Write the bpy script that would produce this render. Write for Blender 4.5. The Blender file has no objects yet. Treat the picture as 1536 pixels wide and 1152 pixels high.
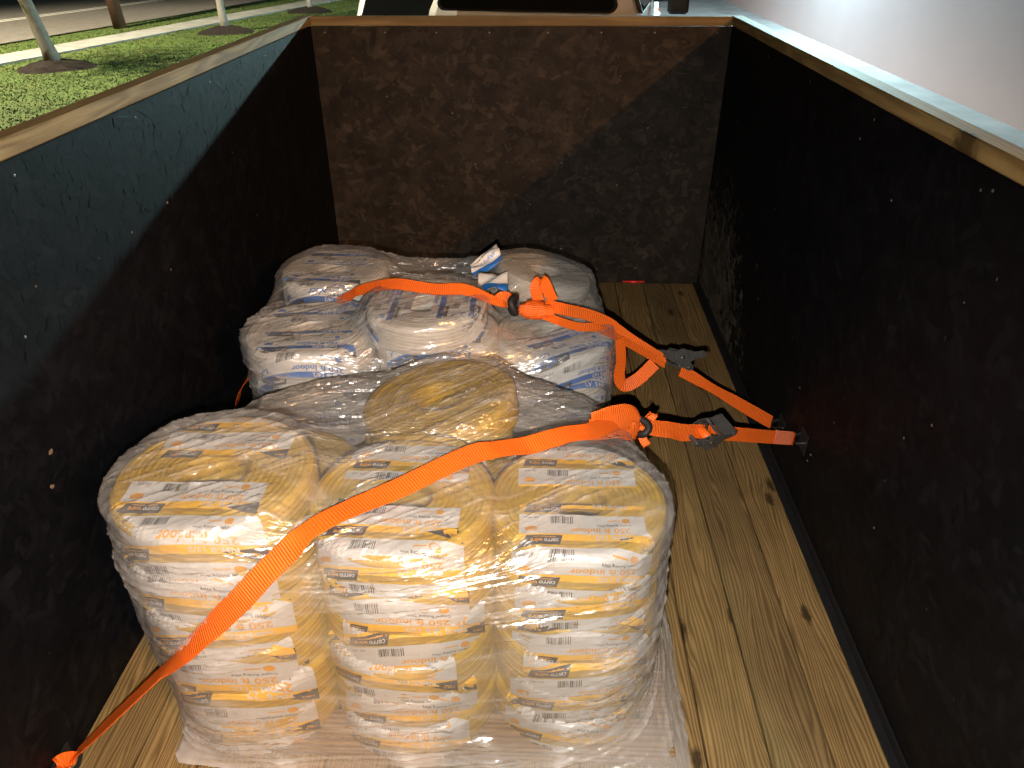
import bpy, bmesh, math, random
import numpy as np
from mathutils import Vector, Matrix, Euler

random.seed(7)
rng = np.random.RandomState(11)
S = bpy.context.scene
COL = S.collection
R = math.radians

# ------------------------------------------------------------------ camera
XR, XL, YF, H = 0.829, -1.039, 3.64, 1.22       # trailer inside: right wall, left wall, front wall, panel height
GZ = -0.50                                     # street level below the trailer floor
cam_d = bpy.data.cameras.new('camera')
cam = bpy.data.objects.new('camera', cam_d); COL.objects.link(cam)
cam_d.sensor_width = 36.0
cam_d.lens = 26.26
cam_d.clip_start = 0.02
cam_d.clip_end = 500
CAMZ = 1.6117
yaw, pitch, roll = 0.03958, 0.55363, -0.00412
fw = Vector((-math.sin(yaw)*math.cos(pitch), math.cos(yaw)*math.cos(pitch), -math.sin(pitch)))
rt = Vector((math.cos(yaw), math.sin(yaw), 0)); up = rt.cross(fw)
r2 = rt*math.cos(roll) + up*math.sin(roll); u2 = up*math.cos(roll) - rt*math.sin(roll)
m = Matrix((r2, u2, -fw)).transposed().to_4x4(); m.translation = Vector((0, 0, CAMZ))
cam.matrix_world = m
S.camera = cam

# ------------------------------------------------------------------ night sky, moonlight, lamps, exposure
W = bpy.data.worlds.new('World'); S.world = W; W.use_nodes = True
wn = W.node_tree.nodes; wl = W.node_tree.links
sky = wn.new('ShaderNodeTexSky'); sky.sky_type = 'NISHITA'; sky.sun_disc = False
sky.sun_elevation = R(4); sky.sun_rotation = R(200)
wl.new(sky.outputs[0], wn['Background'].inputs[0]); wn['Background'].inputs[1].default_value = 0.0012

def lamp(name, typ, loc, power, col, size=0.05, target=None, spot=None, blend=0.5):
    d = bpy.data.lights.new(name, typ); d.energy = power; d.color = col
    if typ == 'SUN': d.angle = size
    else: d.shadow_soft_size = size
    o = bpy.data.objects.new(name, d); COL.objects.link(o); o.location = loc
    if target is not None:
        o.rotation_euler = (Vector(target)-Vector(loc)).to_track_quat('-Z', 'Y').to_euler()
    if spot: d.spot_size = R(spot); d.spot_blend = blend
    return o
lamp('moonlight', 'SUN', (0, 0, 20), 0.004, (0.8, 0.88, 1), R(0.6), target=(-6, 9, 0))
# the phone's own flash, just under the lens
lamp('phone_flash', 'SPOT', tuple(Vector((0, 0, CAMZ)) - u2*0.055 - r2*0.012 + fw*0.01), 218, (1.0, 0.91, 0.82), 0.006,
     target=tuple(Vector((0, 0, CAMZ)) + fw*3 + u2*-0.62 - r2*0.2), spot=110, blend=0.9)
# sodium lamp on the wall of the building behind the photographer's right shoulder
lamp('sodium_wall_lamp', 'POINT', (5.35, -5.5, 5.07), 2050, (1.0, 0.46, 0.13), 0.10)
# cool flood lamp further up the same wall, ahead of the truck
lamp('flood_wall_lamp', 'POINT', (5.35, 16.5, 3.62), 7000, (0.60, 0.98, 1.0), 0.12)
# street lamp by the road
lamp('street_lamp', 'SPOT', (-11.8, 12.5, 7.5), 19000, (1.0, 0.88, 0.62), 0.15, target=(-9.8, 13.5, -.5), spot=120, blend=.4)

S.view_settings.view_transform = 'Standard'; S.view_settings.look = 'None'
S.view_settings.exposure = 0.0; S.view_settings.gamma = 1.0
S.view_settings.use_curve_mapping = False
S.render.engine = 'CYCLES'
S.cycles.use_denoising = True
S.cycles.use_light_tree = False
S.cycles.use_adaptive_sampling = True; S.cycles.adaptive_threshold = 0.02
S.cycles.max_bounces = 6; S.cycles.diffuse_bounces = 2; S.cycles.glossy_bounces = 3
S.cycles.transmission_bounces = 4; S.cycles.transparent_max_bounces = 20
S.cycles.sample_clamp_indirect = 3.0
S.cycles.caustics_reflective = False; S.cycles.caustics_refractive = False

# ------------------------------------------------------------------ helpers
def put(o, parent=None):
    COL.objects.link(o)
    if parent is not None: o.parent = parent
    return o
def empty(name, loc=(0, 0, 0), rz=0):
    o = bpy.data.objects.new(name, None); o.location = loc; o.rotation_euler = (0, 0, rz)
    o.empty_display_size = 0.1
    return put(o)
def tag(o, label=None, cat=None, group=None, kind=None):
    if label: o['label'] = label
    if cat: o['category'] = cat
    if group: o['group'] = group
    if kind: o['kind'] = kind
    return o

class MB:
    def __init__(s): s.v = []; s.f = []; s.m = []; s.uv = []
    def add(s, vs, fs, mat=0, uv=None):
        b = len(s.v); s.v += [tuple(p) for p in vs]
        for f in fs: s.f.append(tuple(i+b for i in f)); s.m.append(mat)
        s.uv += list(uv) if uv is not None else [(0, 0)]*len(vs)
        return s
    def box(s, x0, x1, y0, y1, z0, z1, mat=0, bev=0.0, M=None):
        if bev > 0:
            bm = bmesh.new(); bmesh.ops.create_cube(bm, size=1.0)
            for v in bm.verts:
                v.co = Vector((x0+(v.co.x+.5)*(x1-x0), y0+(v.co.y+.5)*(y1-y0), z0+(v.co.z+.5)*(z1-z0)))
            bmesh.ops.bevel(bm, geom=bm.edges[:], offset=bev, segments=1, affect='EDGES')
            bm.verts.index_update()
            vs = [v.co.copy() for v in bm.verts]; fs = [[v.index for v in f.verts] for f in bm.faces]; bm.free()
        else:
            vs = [Vector(p) for p in ((x0,y0,z0),(x1,y0,z0),(x1,y1,z0),(x0,y1,z0),(x0,y0,z1),(x1,y0,z1),(x1,y1,z1),(x0,y1,z1))]
            fs = [(0,3,2,1),(4,5,6,7),(0,1,5,4),(1,2,6,5),(2,3,7,6),(3,0,4,7)]
        if M is not None: vs = [M @ v for v in vs]
        return s.add(vs, fs, mat)
    def tube(s, pts, rad, seg=10, mat=0, caps=True):
        pts = [Vector(p) for p in pts]; n = len(pts)
        rads = rad if isinstance(rad, (list, tuple)) else [rad]*n
        vs = []; prev = None
        for i, p in enumerate(pts):
            t = (pts[min(i+1, n-1)] - pts[max(i-1, 0)]).normalized()
            if prev is None:
                a = Vector((0, 0, 1)) if abs(t.z) < .9 else Vector((1, 0, 0))
                nx = t.cross(a).normalized()
            else:
                nx = (prev - t*prev.dot(t)).normalized()
            prev = nx; ny = t.cross(nx)
            for k in range(seg):
                a = 2*math.pi*k/seg
                vs.append(p + (nx*math.cos(a)+ny*math.sin(a))*rads[i])
        fs = []
        for i in range(n-1):
            for k in range(seg):
                a = i*seg+k; b = i*seg+(k+1) % seg
                fs.append((a, b, b+seg, a+seg))
        if caps: fs.append(tuple(range(seg))[::-1]); fs.append(tuple(range((n-1)*seg, n*seg)))
        return s.add(vs, fs, mat)
    def prism(s, outline, axis_off, M=None, mat=0):
        """outline: list of 2d points in the local xz plane, extruded along local y by (y0,y1)"""
        y0, y1 = axis_off; n = len(outline)
        vs = [Vector((x, y0, z)) for x, z in outline] + [Vector((x, y1, z)) for x, z in outline]
        if M is not None: vs = [M @ v for v in vs]
        fs = [tuple(range(n)), tuple(range(n, 2*n))[::-1]]
        for i in range(n):
            j = (i+1) % n; fs.append((j, i, i+n, j+n))
        return s.add(vs, fs, mat)
    def mesh(s, name, mats, smooth=False, fix=True):
        me = bpy.data.meshes.new(name); me.from_pydata(s.v, [], s.f)
        for mt in (mats if isinstance(mats, (list, tuple)) else [mats]): me.materials.append(mt)
        me.polygons.foreach_set('material_index', s.m)
        if smooth: me.polygons.foreach_set('use_smooth', [True]*len(me.polygons))
        if any(u != (0, 0) for u in s.uv):
            ul = me.uv_layers.new(name='UVMap')
            idx = np.zeros(len(me.loops), int); me.loops.foreach_get('vertex_index', idx)
            ul.data.foreach_set('uv', np.array(s.uv, float)[idx].ravel())
        if fix:
            bm = bmesh.new(); bm.from_mesh(me); bmesh.ops.recalc_face_normals(bm, faces=bm.faces); bm.to_mesh(me); bm.free()
        me.update(); return me
    def build(s, name, mats, parent=None, smooth=False, fix=True):
        return put(bpy.data.objects.new(name, s.mesh(name, mats, smooth, fix)), parent)

def copy_part(src, parent, name=None):
    c = src.copy(); c.parent = parent; COL.objects.link(c); return c

# ------------------------------------------------------------------ material helpers
class NT:
    def __init__(s, name):
        s.mat = bpy.data.materials.new(name); s.mat.use_nodes = True
        s.t = s.mat.node_tree; s.n = s.t.nodes; s.l = s.t.links
        s.b = s.n['Principled BSDF']; s.out = s.n['Material Output']
    def N(s, typ, **kw):
        n = s.n.new(typ)
        for k, v in kw.items():
            if k.startswith('i_'): n.inputs[k[2:].replace('_', ' ')].default_value = v
            else: setattr(n, k, v)
        return n
    def L(s, a, b): s.l.new(a, b)
    def coord(s, which='Object'): return s.N('ShaderNodeTexCoord').outputs[which]
    def mapping(s, src, scale=(1,1,1), rot=(0,0,0), loc=(0,0,0)):
        mp = s.N('ShaderNodeMapping'); mp.inputs['Scale'].default_value = scale
        mp.inputs['Rotation'].default_value = rot; mp.inputs['Location'].default_value = loc
        s.L(src, mp.inputs['Vector']); return mp.outputs[0]
    def noise(s, vec, scale, detail=3, rough=.55, dist=0, out='Fac'):
        n = s.N('ShaderNodeTexNoise'); n.inputs['Scale'].default_value = scale
        n.inputs['Detail'].default_value = detail; n.inputs['Roughness'].default_value = rough
        n.inputs['Distortion'].default_value = dist
        if vec is not None: s.L(vec, n.inputs['Vector'])
        return n.outputs[out]
    def ramp(s, fac, stops, interp='LINEAR'):
        r = s.N('ShaderNodeValToRGB'); r.color_ramp.interpolation = interp
        e = r.color_ramp.elements
        while len(e) < len(stops): e.new(.5)
        for el, (p, c) in zip(e, stops):
            el.position = p; el.color = c if len(c) == 4 else (*c, 1)
        s.L(fac, r.inputs[0]); return r.outputs[0]
    def mix(s, fac, a, b, blend='MIX'):
        n = s.N('ShaderNodeMix', data_type='RGBA', blend_type=blend)
        for sock, v in ((n.inputs[0], fac), (n.inputs[6], a), (n.inputs[7], b)):
            if isinstance(v, bpy.types.NodeSocket): s.L(v, sock)
            elif isinstance(v, (int, float)): sock.default_value = v
            else: sock.default_value = (*v, 1) if len(v) == 3 else v
        return n.outputs[2]
    def math(s, op, a, b=None, clamp=False):
        n = s.N('ShaderNodeMath', operation=op, use_clamp=clamp)
        for i, v in enumerate((a, b)):
            if v is None: continue
            if isinstance(v, bpy.types.NodeSocket): s.L(v, n.inputs[i])
            else: n.inputs[i].default_value = v
        return n.outputs[0]
    def bump(s, h, strength=.5, dist=.01, to=None):
        n = s.N('ShaderNodeBump'); n.inputs['Strength'].default_value = strength; n.inputs['Distance'].default_value = dist
        s.L(h, n.inputs['Height'])
        s.L(n.outputs[0], (to or s.b).inputs['Normal']); return n.outputs[0]
    def set(s, **kw):
        for k, v in kw.items():
            k = k.replace('_', ' ')
            k = {'Base Color': 'Base Color', 'Specular': 'Specular IOR Level'}.get(k, k)
            sock = s.b.inputs[k]
            if isinstance(v, bpy.types.NodeSocket): s.L(v, sock)
            elif isinstance(v, tuple) and len(v) == 3: sock.default_value = (*v, 1)
            else: sock.default_value = v
        return s

def simple(name, col, rough=.5, metal=0.0, spec=.5, var=0.0, scale=20, bump=0.0):
    t = NT(name)
    if var > 0:
        n = t.noise(t.coord(), scale, 4)
        c = t.mix(n, tuple(x*(1-var) for x in col), tuple(min(1, x*(1+var)) for x in col)); t.set(Base_Color=c)
    else: t.set(Base_Color=col)
    t.set(Roughness=rough, Metallic=metal, Specular=spec)
    if bump > 0: t.bump(t.noise(t.coord(), scale*4, 4), bump, .003)
    return t.mat

def wood_mat(name, dark, light, axis='y', knots=True, green=.0, rough=.62, gs=1.0, kn=4.3):
    t = NT(name)
    oi = t.N('ShaderNodeObjectInfo')
    co = t.coord('Object')
    off = t.N('ShaderNodeVectorMath', operation='MULTIPLY_ADD')
    t.L(oi.outputs['Random'], off.inputs[0]); off.inputs[1].default_value = (7.3, 31.7, 3.1); t.L(co, off.inputs[2])
    v = off.outputs[0]
    sc = {'y': (1, .045, 1), 'x': (.045, 1, 1), 'z': (1, 1, .045)}[axis]
    sk = {'y': (1, .38, 1), 'x': (.38, 1, 1), 'z': (1, 1, .38)}[axis]
    vw = t.mapping(v, sc)
    warp = t.noise(t.mapping(v, tuple(max(.12, k*2.2) if k < 1 else 1 for k in sc)), 9*gs, 2, .5)
    w2 = t.N('ShaderNodeVectorMath', operation='MULTIPLY_ADD')
    t.L(warp, w2.inputs[0]); w2.inputs[1].default_value = (.09, .0, .05); t.L(vw, w2.inputs[2])
    g1 = t.noise(w2.outputs[0], 42*gs, 3, .5)
    rings = t.N('ShaderNodeTexWave', wave_type='BANDS', bands_direction='X' if axis != 'x' else 'Y')
    rings.inputs['Scale'].default_value = 24*gs; rings.inputs['Distortion'].default_value = 5.5
    rings.inputs['Detail'].default_value = 2; rings.inputs['Detail Scale'].default_value = 1.2
    t.L(w2.outputs[0], rings.inputs['Vector'])
    fine = t.noise(t.mapping(v, tuple(k*.5 if k < 1 else 1 for k in sc)), 240*gs, 2, .6)
    g = t.math('ADD', t.math('MULTIPLY', rings.outputs['Fac'], .45), t.math('MULTIPLY', g1, .55))
    c = t.ramp(g, [(.22, dark), (.5, tuple((a+b)/2 for a, b in zip(dark, light))), (.74, light)])
    c = t.mix(t.math('MULTIPLY', fine, .55), c, tuple(x*.42 for x in light), 'MIX')
    tint = t.ramp(oi.outputs['Random'], [(0, (.70, .70, .72)), (.5, (1, .97, .90)), (1, (1.15, 1.08, .94))])
    c = t.mix(1.0, c, tint, 'MULTIPLY')
    if green > 0:
        gm = t.ramp(t.noise(t.mapping(v, (1.5, .35, 1)), 2.1, 2), [(.5, (0,)*3), (.72, (1,)*3)])
        c = t.mix(t.math('MULTIPLY', gm, green), c, (.20, .21, .085))
    if knots:
        vo = t.N('ShaderNodeTexVoronoi', voronoi_dimensions='2D'); vo.inputs['Scale'].default_value = kn
        t.L(t.mapping(v, sk), vo.inputs['Vector'])
        kd = t.math('ADD', vo.outputs['Distance'], t.math('MULTIPLY', t.noise(v, 60, 3), .09))
        k = t.ramp(kd, [(.085, (1,)*3), (.145, (0,)*3)])
        ks = t.N('ShaderNodeSeparateColor'); t.L(vo.outputs['Color'], ks.inputs[0])
        k = t.math('MULTIPLY', k, t.math('GREATER_THAN', ks.outputs[0], .35))
        c = t.mix(t.math('MULTIPLY', k, .85), c, tuple(x*.16 for x in dark))
    dirt = t.ramp(t.noise(v, 3.5, 5, .65), [(.42, (0,)*3), (.75, (1,)*3)])
    c = t.mix(t.math('MULTIPLY', dirt, .36), c, tuple(x*.35 for x in dark))
    t.set(Base_Color=c, Roughness=rough, Specular=.3)
    t.bump(t.math('ADD', g, t.math('MULTIPLY', fine, .6)), .35, .0025)
    return t.mat

M_floor = wood_mat('pine_floor', (.115, .070, .027), (.37, .245, .105), 'y', True, green=.22, gs=1.5, kn=6.0)
M_rail_y = wood_mat('pine_rail_long', (.27, .175, .070), (.50, .37, .165), 'y', True)
M_rail_x = wood_mat('pine_rail_cross', (.27, .175, .070), (.50, .37, .165), 'x', True)
M_pallet_x = wood_mat('pallet_wood_cross', (.20, .12, .06), (.42, .28, .16), 'x', False)
M_pallet_y = wood_mat('pallet_wood_long', (.20, .12, .06), (.42, .28, .16), 'y', False)

def osb_mat(name, lo, hi):
    """black-painted strand board: colour per strand, fine grain and chips"""
    t = NT(name); co = t.coord('Object'); g = t.N('ShaderNodeNewGeometry'); at = t.N('ShaderNodeAttribute', attribute_name='dust')
    c = t.ramp(g.outputs['Random Per Island'], [(0, lo), (.7, tuple((a*.65+b*.35) for a, b in zip(lo, hi))), (1, hi)])
    n = t.noise(co, 9, 4, .65)
    c = t.mix(1.0, c, t.ramp(n, [(.3, (.6,)*3), (.7, (1.35,)*3)]), 'MULTIPLY')
    chip = t.ramp(t.noise(co, 30, 2, .45), [(.775, (0,)*3), (.79, (1,)*3)])
    c = t.mix(t.math('MULTIPLY', chip, .8), c, (.24, .17, .11))
    c = t.mix(t.math('MULTIPLY', at.outputs['Fac'], t.ramp(n, [(.3, (.35,)*3), (.7, (1,)*3)])), c, (.17, .15, .12))
    t.set(Base_Color=c, Roughness=.58, Specular=.16)
    t.bump(t.noise(co, 90, 3), .30, .0015)
    return t.mat
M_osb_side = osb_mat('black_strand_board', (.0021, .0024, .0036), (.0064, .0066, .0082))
M_osb_front_lit = osb_mat('black_strand_board_front_lit', (.019, .0145, .0105), (.050, .037, .027))  # same board, paler and browner: some of the sodium light is in its colour
M_steel_black = simple('black_painted_steel', (.012, .012, .013), .45, 0.0, .5, .3, 30, .2)
M_screw = simple('zinc_screw', (.30, .28, .26), .45, .8)
M_black_plastic = simple('black_rubber', (.012, .012, .013), .55, 0, .4)
M_chrome_black = simple('black_chromed_steel', (.13, .125, .12), .30, .6, .6, .45, 60)
M_steel_worn = simple('worn_steel', (.33, .30, .25), .38, 1.0, .5, .35, 80)

# ------------------------------------------------------------------ GROUND AND STREET (far setting)
def ground_mat(name, base, var, scale, rough=.9, bump=.3, extra=None):
    t = NT(name); co = t.coord('Object')
    n = t.noise(co, scale, 6, .65); n2 = t.noise(co, scale*.12, 3)
    c = t.mix(n, tuple(x*(1-var) for x in base), tuple(x*(1+var) for x in base))
    c = t.mix(1.0, c, t.ramp(n2, [(.3, (.75,)*3), (.7, (1.2,)*3)]), 'MULTIPLY')
    if extra: c = t.mix(t.ramp(t.noise(co, extra[1], 4, .7), [(.5, (0,)*3), (.7, (1,)*3)]), c, extra[0])
    t.set(Base_Color=c, Roughness=rough, Specular=.3)
    t.bump(n, bump, .02); return t.mat
M_concrete = ground_mat('pale_concrete', (.17, .150, .160), .14, 14, .8)
M_asphalt = ground_mat('worn_asphalt', (.13, .118, .105), .2, 60, .75)
M_turf = ground_mat('turf_soil', (.050, .080, .014), .3, 8, .95, .4, ((.070, .080, .020), 1.1))
M_walk = ground_mat('sidewalk_concrete', (.22, .215, .20), .15, 20, .85)
M_paint = simple('road_paint', (.70, .68, .62), .6, 0, .3, .2, 6)

RT = Vector((.228, .974, 0)).normalized(); RN = Vector((-RT.y, RT.x, 0))   # along the road, and away from us
RO = Vector((-11.1, 16.9, GZ))
def strip(name, n0, n1, t0, t1, z, mat, kind='structure', div=1):
    b = MB()
    for i in range(div):
        a = t0+(t1-t0)*i/div; c = t0+(t1-t0)*(i+1)/div
        q = [RO+RN*n0+RT*a, RO+RN*n0+RT*c, RO+RN*n1+RT*c, RO+RN*n1+RT*a]
        b.add([(p.x, p.y, GZ+z) for p in q], [(0, 1, 2, 3)])
    o = b.build(name, mat); return tag(o, kind=kind)
gb = MB(); gb.add([(-150, -60, GZ-.02), (150, -60, GZ-.02), (150, 250, GZ-.02), (-150, 250, GZ-.02)], [(0, 1, 2, 3)])
tag(gb.build('ground', M_turf), kind='structure')
gb = MB(); gb.add([(-2.9, -20, GZ-.012), (40, -20, GZ-.012), (40, 70, GZ-.012), (-1.2, 70, GZ-.012), (-2.4, 12, GZ-.012)], [(0, 1, 2, 3, 4)])
tag(gb.build('parking_lot', M_concrete), kind='structure')
tag(strip('road', .0, 15, -60, 160, .012, M_asphalt), kind='structure')
road_line = empty('lane_marking'); tag(road_line, kind='structure')
for i, (n0, t0, t1) in enumerate([(3.3, -40, 120), (3.55, -40, 120)]):
    b = MB(); q = [RO+RN*n0+RT*t0, RO+RN*n0+RT*t1, RO+RN*(n0+.11)+RT*t1, RO+RN*(n0+.11)+RT*t0]
    b.add([(p.x, p.y, GZ+.017) for p in q], [(0, 1, 2, 3)]); b.build('painted_line', M_paint, road_line)
side = empty('sidewalk'); tag(side, kind='structure')
for i in range(22):
    b = MB(); a = -14+i*1.5
    if a > 1.2 and a < 40: pass
    q = [RO+RN*(-1.25)+RT*(a+.008), RO+RN*(-1.25)+RT*(a+1.492), RO+RN*(-2.15)+RT*(a+1.492), RO+RN*(-2.15)+RT*(a+.008)]
    zz = random.uniform(.012, .02)
    vs = [(p.x, p.y, GZ-.05) for p in q]+[(p.x, p.y, GZ+zz) for p in q]
    b.add(vs, [(0,1,2,3),(4,5,6,7),(0,1,5,4),(1,2,6,5),(2,3,7,6),(3,0,4,7)]); b.build('slab', M_walk, side)

# grass blades on the verge that shows over the left rail
def grass():
    t = NT('grass_blade'); g = t.N('ShaderNodeNewGeometry')
    c = t.ramp(g.outputs['Random Per Island'], [(0, (.042, .062, .012)), (.6, (.054, .078, .015)), (1, (.070, .088, .020))])
    t.set(Base_Color=c, Roughness=.7, Specular=.25)
    n = 110000
    y = 5+rng.rand(n)**1.5*24; x = -3.0-rng.rand(n)*9.5
    ok = ((x*1.0 > -12.5))
    P = np.stack([x, y], 1)
    d = (P-np.array([RO.x, RO.y]))@np.array([RN.x, RN.y])
    ok &= (d < -.02) & ~((d > -2.18) & (d < -1.22)) & (x < -2.9+.05*(y-5))
    P = P[ok]; n = len(P)
    h = .012+.018*rng.rand(n); a = rng.rand(n)*6.283; w = .008+.008*rng.rand(n)
    lean = (rng.rand(n, 2)-.5)*.06
    z0 = np.full(n, GZ-.02)
    V = np.zeros((n, 3, 3))
    V[:, 0] = np.stack([P[:, 0]-np.cos(a)*w, P[:, 1]-np.sin(a)*w, z0], 1)
    V[:, 1] = np.stack([P[:, 0]+np.cos(a)*w, P[:, 1]+np.sin(a)*w, z0], 1)
    V[:, 2] = np.stack([P[:, 0]+lean[:, 0], P[:, 1]+lean[:, 1], z0+h], 1)
    me = bpy.data.meshes.new('grass'); me.from_pydata(V.reshape(-1, 3).tolist(), [], np.arange(3*n).reshape(-1, 3).tolist())
    me.materials.append(t.mat)
    o = put(bpy.data.objects.new('grass', me)); tag(o, 'short mown grass on the verge beside the road', 'grass', kind='stuff')
grass()

# ------------------------------------------------------------------ young trees with mulch rings
M_bark = simple('pale_bark', (.20, .18, .155), .85, 0, .2, .45, 14, .6)
M_leaf = simple('tree_leaf', (.05, .095, .02), .55, 0, .4, .4, 3)
M_mulch = simple('dark_mulch', (.012, .008, .006), .95, 0, .2, .5, 40, .8)
def tree(x, y, rad, lean, label, seed, short):
    r = random.Random(seed); base = (x, y, GZ)
    t = empty('young_tree', base); tag(t, label, 'tree', 'young trees along the verge')
    b = MB(); pts = []; rs = []
    for i in range(9):
        k = i/8; pts.append((lean*k*2.6+r.uniform(-.01, .01), r.uniform(-.01, .01), -.03+k*2.7)); rs.append(rad*(1.35-.6*k) if i == 0 else rad*(1.05-.5*k))
    b.tube(pts, rs, 12)
    top = Vector(pts[-1])
    tips = []
    for i in range(9):
        a = i*2.4+r.uniform(-.3, .3); s = Vector(pts[5+i % 4]); L = r.uniform(.8, 1.5)
        e = s+Vector((math.cos(a)*L*.7, math.sin(a)*L*.7, L*.75)); mid = (s+e)/2+Vector((0, 0, .1))
        b.tube([s, mid, e], [rad*.4, rad*.28, rad*.1], 6); tips += [mid, e]
    b.build('trunk', M_bark, t, smooth=True)
    n = 2600; V = []; F = []
    for i in range(n):
        tp = tips[r.randrange(len(tips))]+Vector((0, 0, .15))
        d = Vector((r.gauss(0, 1), r.gauss(0, 1), r.gauss(0, .8)))*.34
        c = tp+d; s = r.uniform(.035, .065)
        q = Euler((r.uniform(0, 6), r.uniform(0, 6), r.uniform(0, 6))).to_matrix()
        V += [c+q@Vector((-s, 0, 0)), c+q@Vector((0, -s*.5, 0)), c+q@Vector((s, 0, 0)), c+q@Vector((0, s*.5, 0))]
        F.append((4*i, 4*i+1, 4*i+2, 4*i+3))
    cb = MB(); cb.add(V, F); cb.build('crown', M_leaf, t, fix=False)
    # mulch mound
    mb = MB(); seg, rr = 40, 7; vs = [(0, 0, .10)]; fs = []
    for j in range(1, rr+1):
        for k in range(seg):
            a = 2*math.pi*k/seg; q = j/rr; R0 = .62*q*(1+.10*math.sin(3*a+seed)+.06*r.uniform(-1, 1)*(q > .5))
            vs.append((R0*math.cos(a), R0*math.sin(a), .12*(1-q**1.5)+r.uniform(-.012, .022)*(q < .99)-(.03 if j == rr else 0)))
    for k in range(seg): fs.append((0, 1+k, 1+(k+1) % seg))
    for j in range(rr-1):
        for k in range(seg):
            a = 1+j*seg+k; c = 1+j*seg+(k+1) % seg; fs.append((a, a+seg, c+seg, c))
    mb.add(vs, fs); mo = mb.build('mulch_ring', M_mulch); mo.location = (x, y, GZ)
    tag(mo, 'low ring of dark mulch at the foot of the ' + short, 'mulch', 'mulch rings under the young trees')
tree(-8.46, 13.67, .115, -.20, 'pale young tree nearest the trailer, at the far left of the picture', 1, 'nearest young tree')
tree(-7.28, 18.63, .090, -.06, 'thin pale young tree in the middle of the verge row', 2, 'middle young tree')
tree(-6.56, 23.2, .075, .0, 'farthest young tree of the verge row, beside the parked car', 3, 'farthest young tree')
M_post = simple('brown_post', (.10, .052, .032), .8, 0, .3, .3, 20, .4)
pt = empty('utility_post', (-10.15, 19.4, GZ)); tag(pt, 'brown wooden post standing at the road edge beyond the sidewalk', 'post')
b = MB(); b.tube([(0, 0, -.05), (-.12, 0, 2.4), (-.2, 0, 4.6)], [.15, .135, .12], 14); b.build('shaft', M_post, pt, smooth=True)
b = MB(); b.tube([(-.2, 0, 4.6), (-.2, 0, 4.64)], [.125, .02], 14); b.build('cap', M_steel_black, pt)

# ------------------------------------------------------------------ white building on the right
M_wallpaint = simple('white_wall_paint', (.50, .425, .48), .6, 0, .3, .06, 1.2, .1)
bd = empty('pale_building', (5.69, 12, GZ)); tag(bd, 'long plain pale building wall to the right of the trailer', 'building')
b = MB()
b.box(0, 6, -24, 20, -.05, 5.6, 0); b.build('wall', M_wallpaint, bd)
b = MB(); b.box(-.06, 6.06, -24.06, 20.06, 5.6, 5.78, 0, .02); b.build('roof_coping', simple('coping', (.3, .3, .31), .5), bd)
M_lens_c = NT('flood_lens'); M_lens_c.set(Base_Color=(.8, .9, 1), Emission_Color=(.7, .92, 1), Emission_Strength=30.0)
M_lens_s = NT('sodium_lens'); M_lens_s.set(Base_Color=(1, .6, .2), Emission_Color=(1, .45, .12), Emission_Strength=60.0)
for yy, zz, ml in ((16.5, 3.62, M_lens_c.mat), (-5.5, 5.07, M_lens_s.mat)):
    b = MB(); b.prism([(-.30, .16), (0, .20), (0, .13), (-.30, .12)], (-.2, .2)); b.box(-.03, 0, -.2, .2, -.14, .13)
    o = b.build('wall_lamp_hood', M_steel_black, bd); o.location = (0, yy-12, zz-GZ)
    b = MB(); b.box(-.25, -.05, -.16, .16, .10, .115); o2 = b.build('lamp_lens', ml, bd); o2.location = (0, yy-12, zz-GZ)

# traffic cone by the far end of the lot
M_cone = simple('cone_orange', (.75, .06, .02), .5, 0, .4); M_white = simple('white_band', (.75, .75, .75), .4)
tc = empty('traffic_cone', (2.60, 19.5, GZ)); tag(tc, 'red orange traffic cone with white collar beyond the truck', 'cone')
b = MB(); b.box(-.19, .19, -.19, .19, 0, .035, 0, .01); b.build('base', M_black_plastic, tc)
b = MB(); b.tube([(0, 0, .03), (0, 0, .40)], [.15, .083], 20); b.tube([(0, 0, .55), (0, 0, .74)], [.055, .024], 20); b.build('cone_body', M_cone, tc, smooth=True)
b = MB(); b.tube([(0, 0, .40), (0, 0, .55)], [.084, .056], 20); b.build('collar', M_white, tc, smooth=True)

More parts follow.
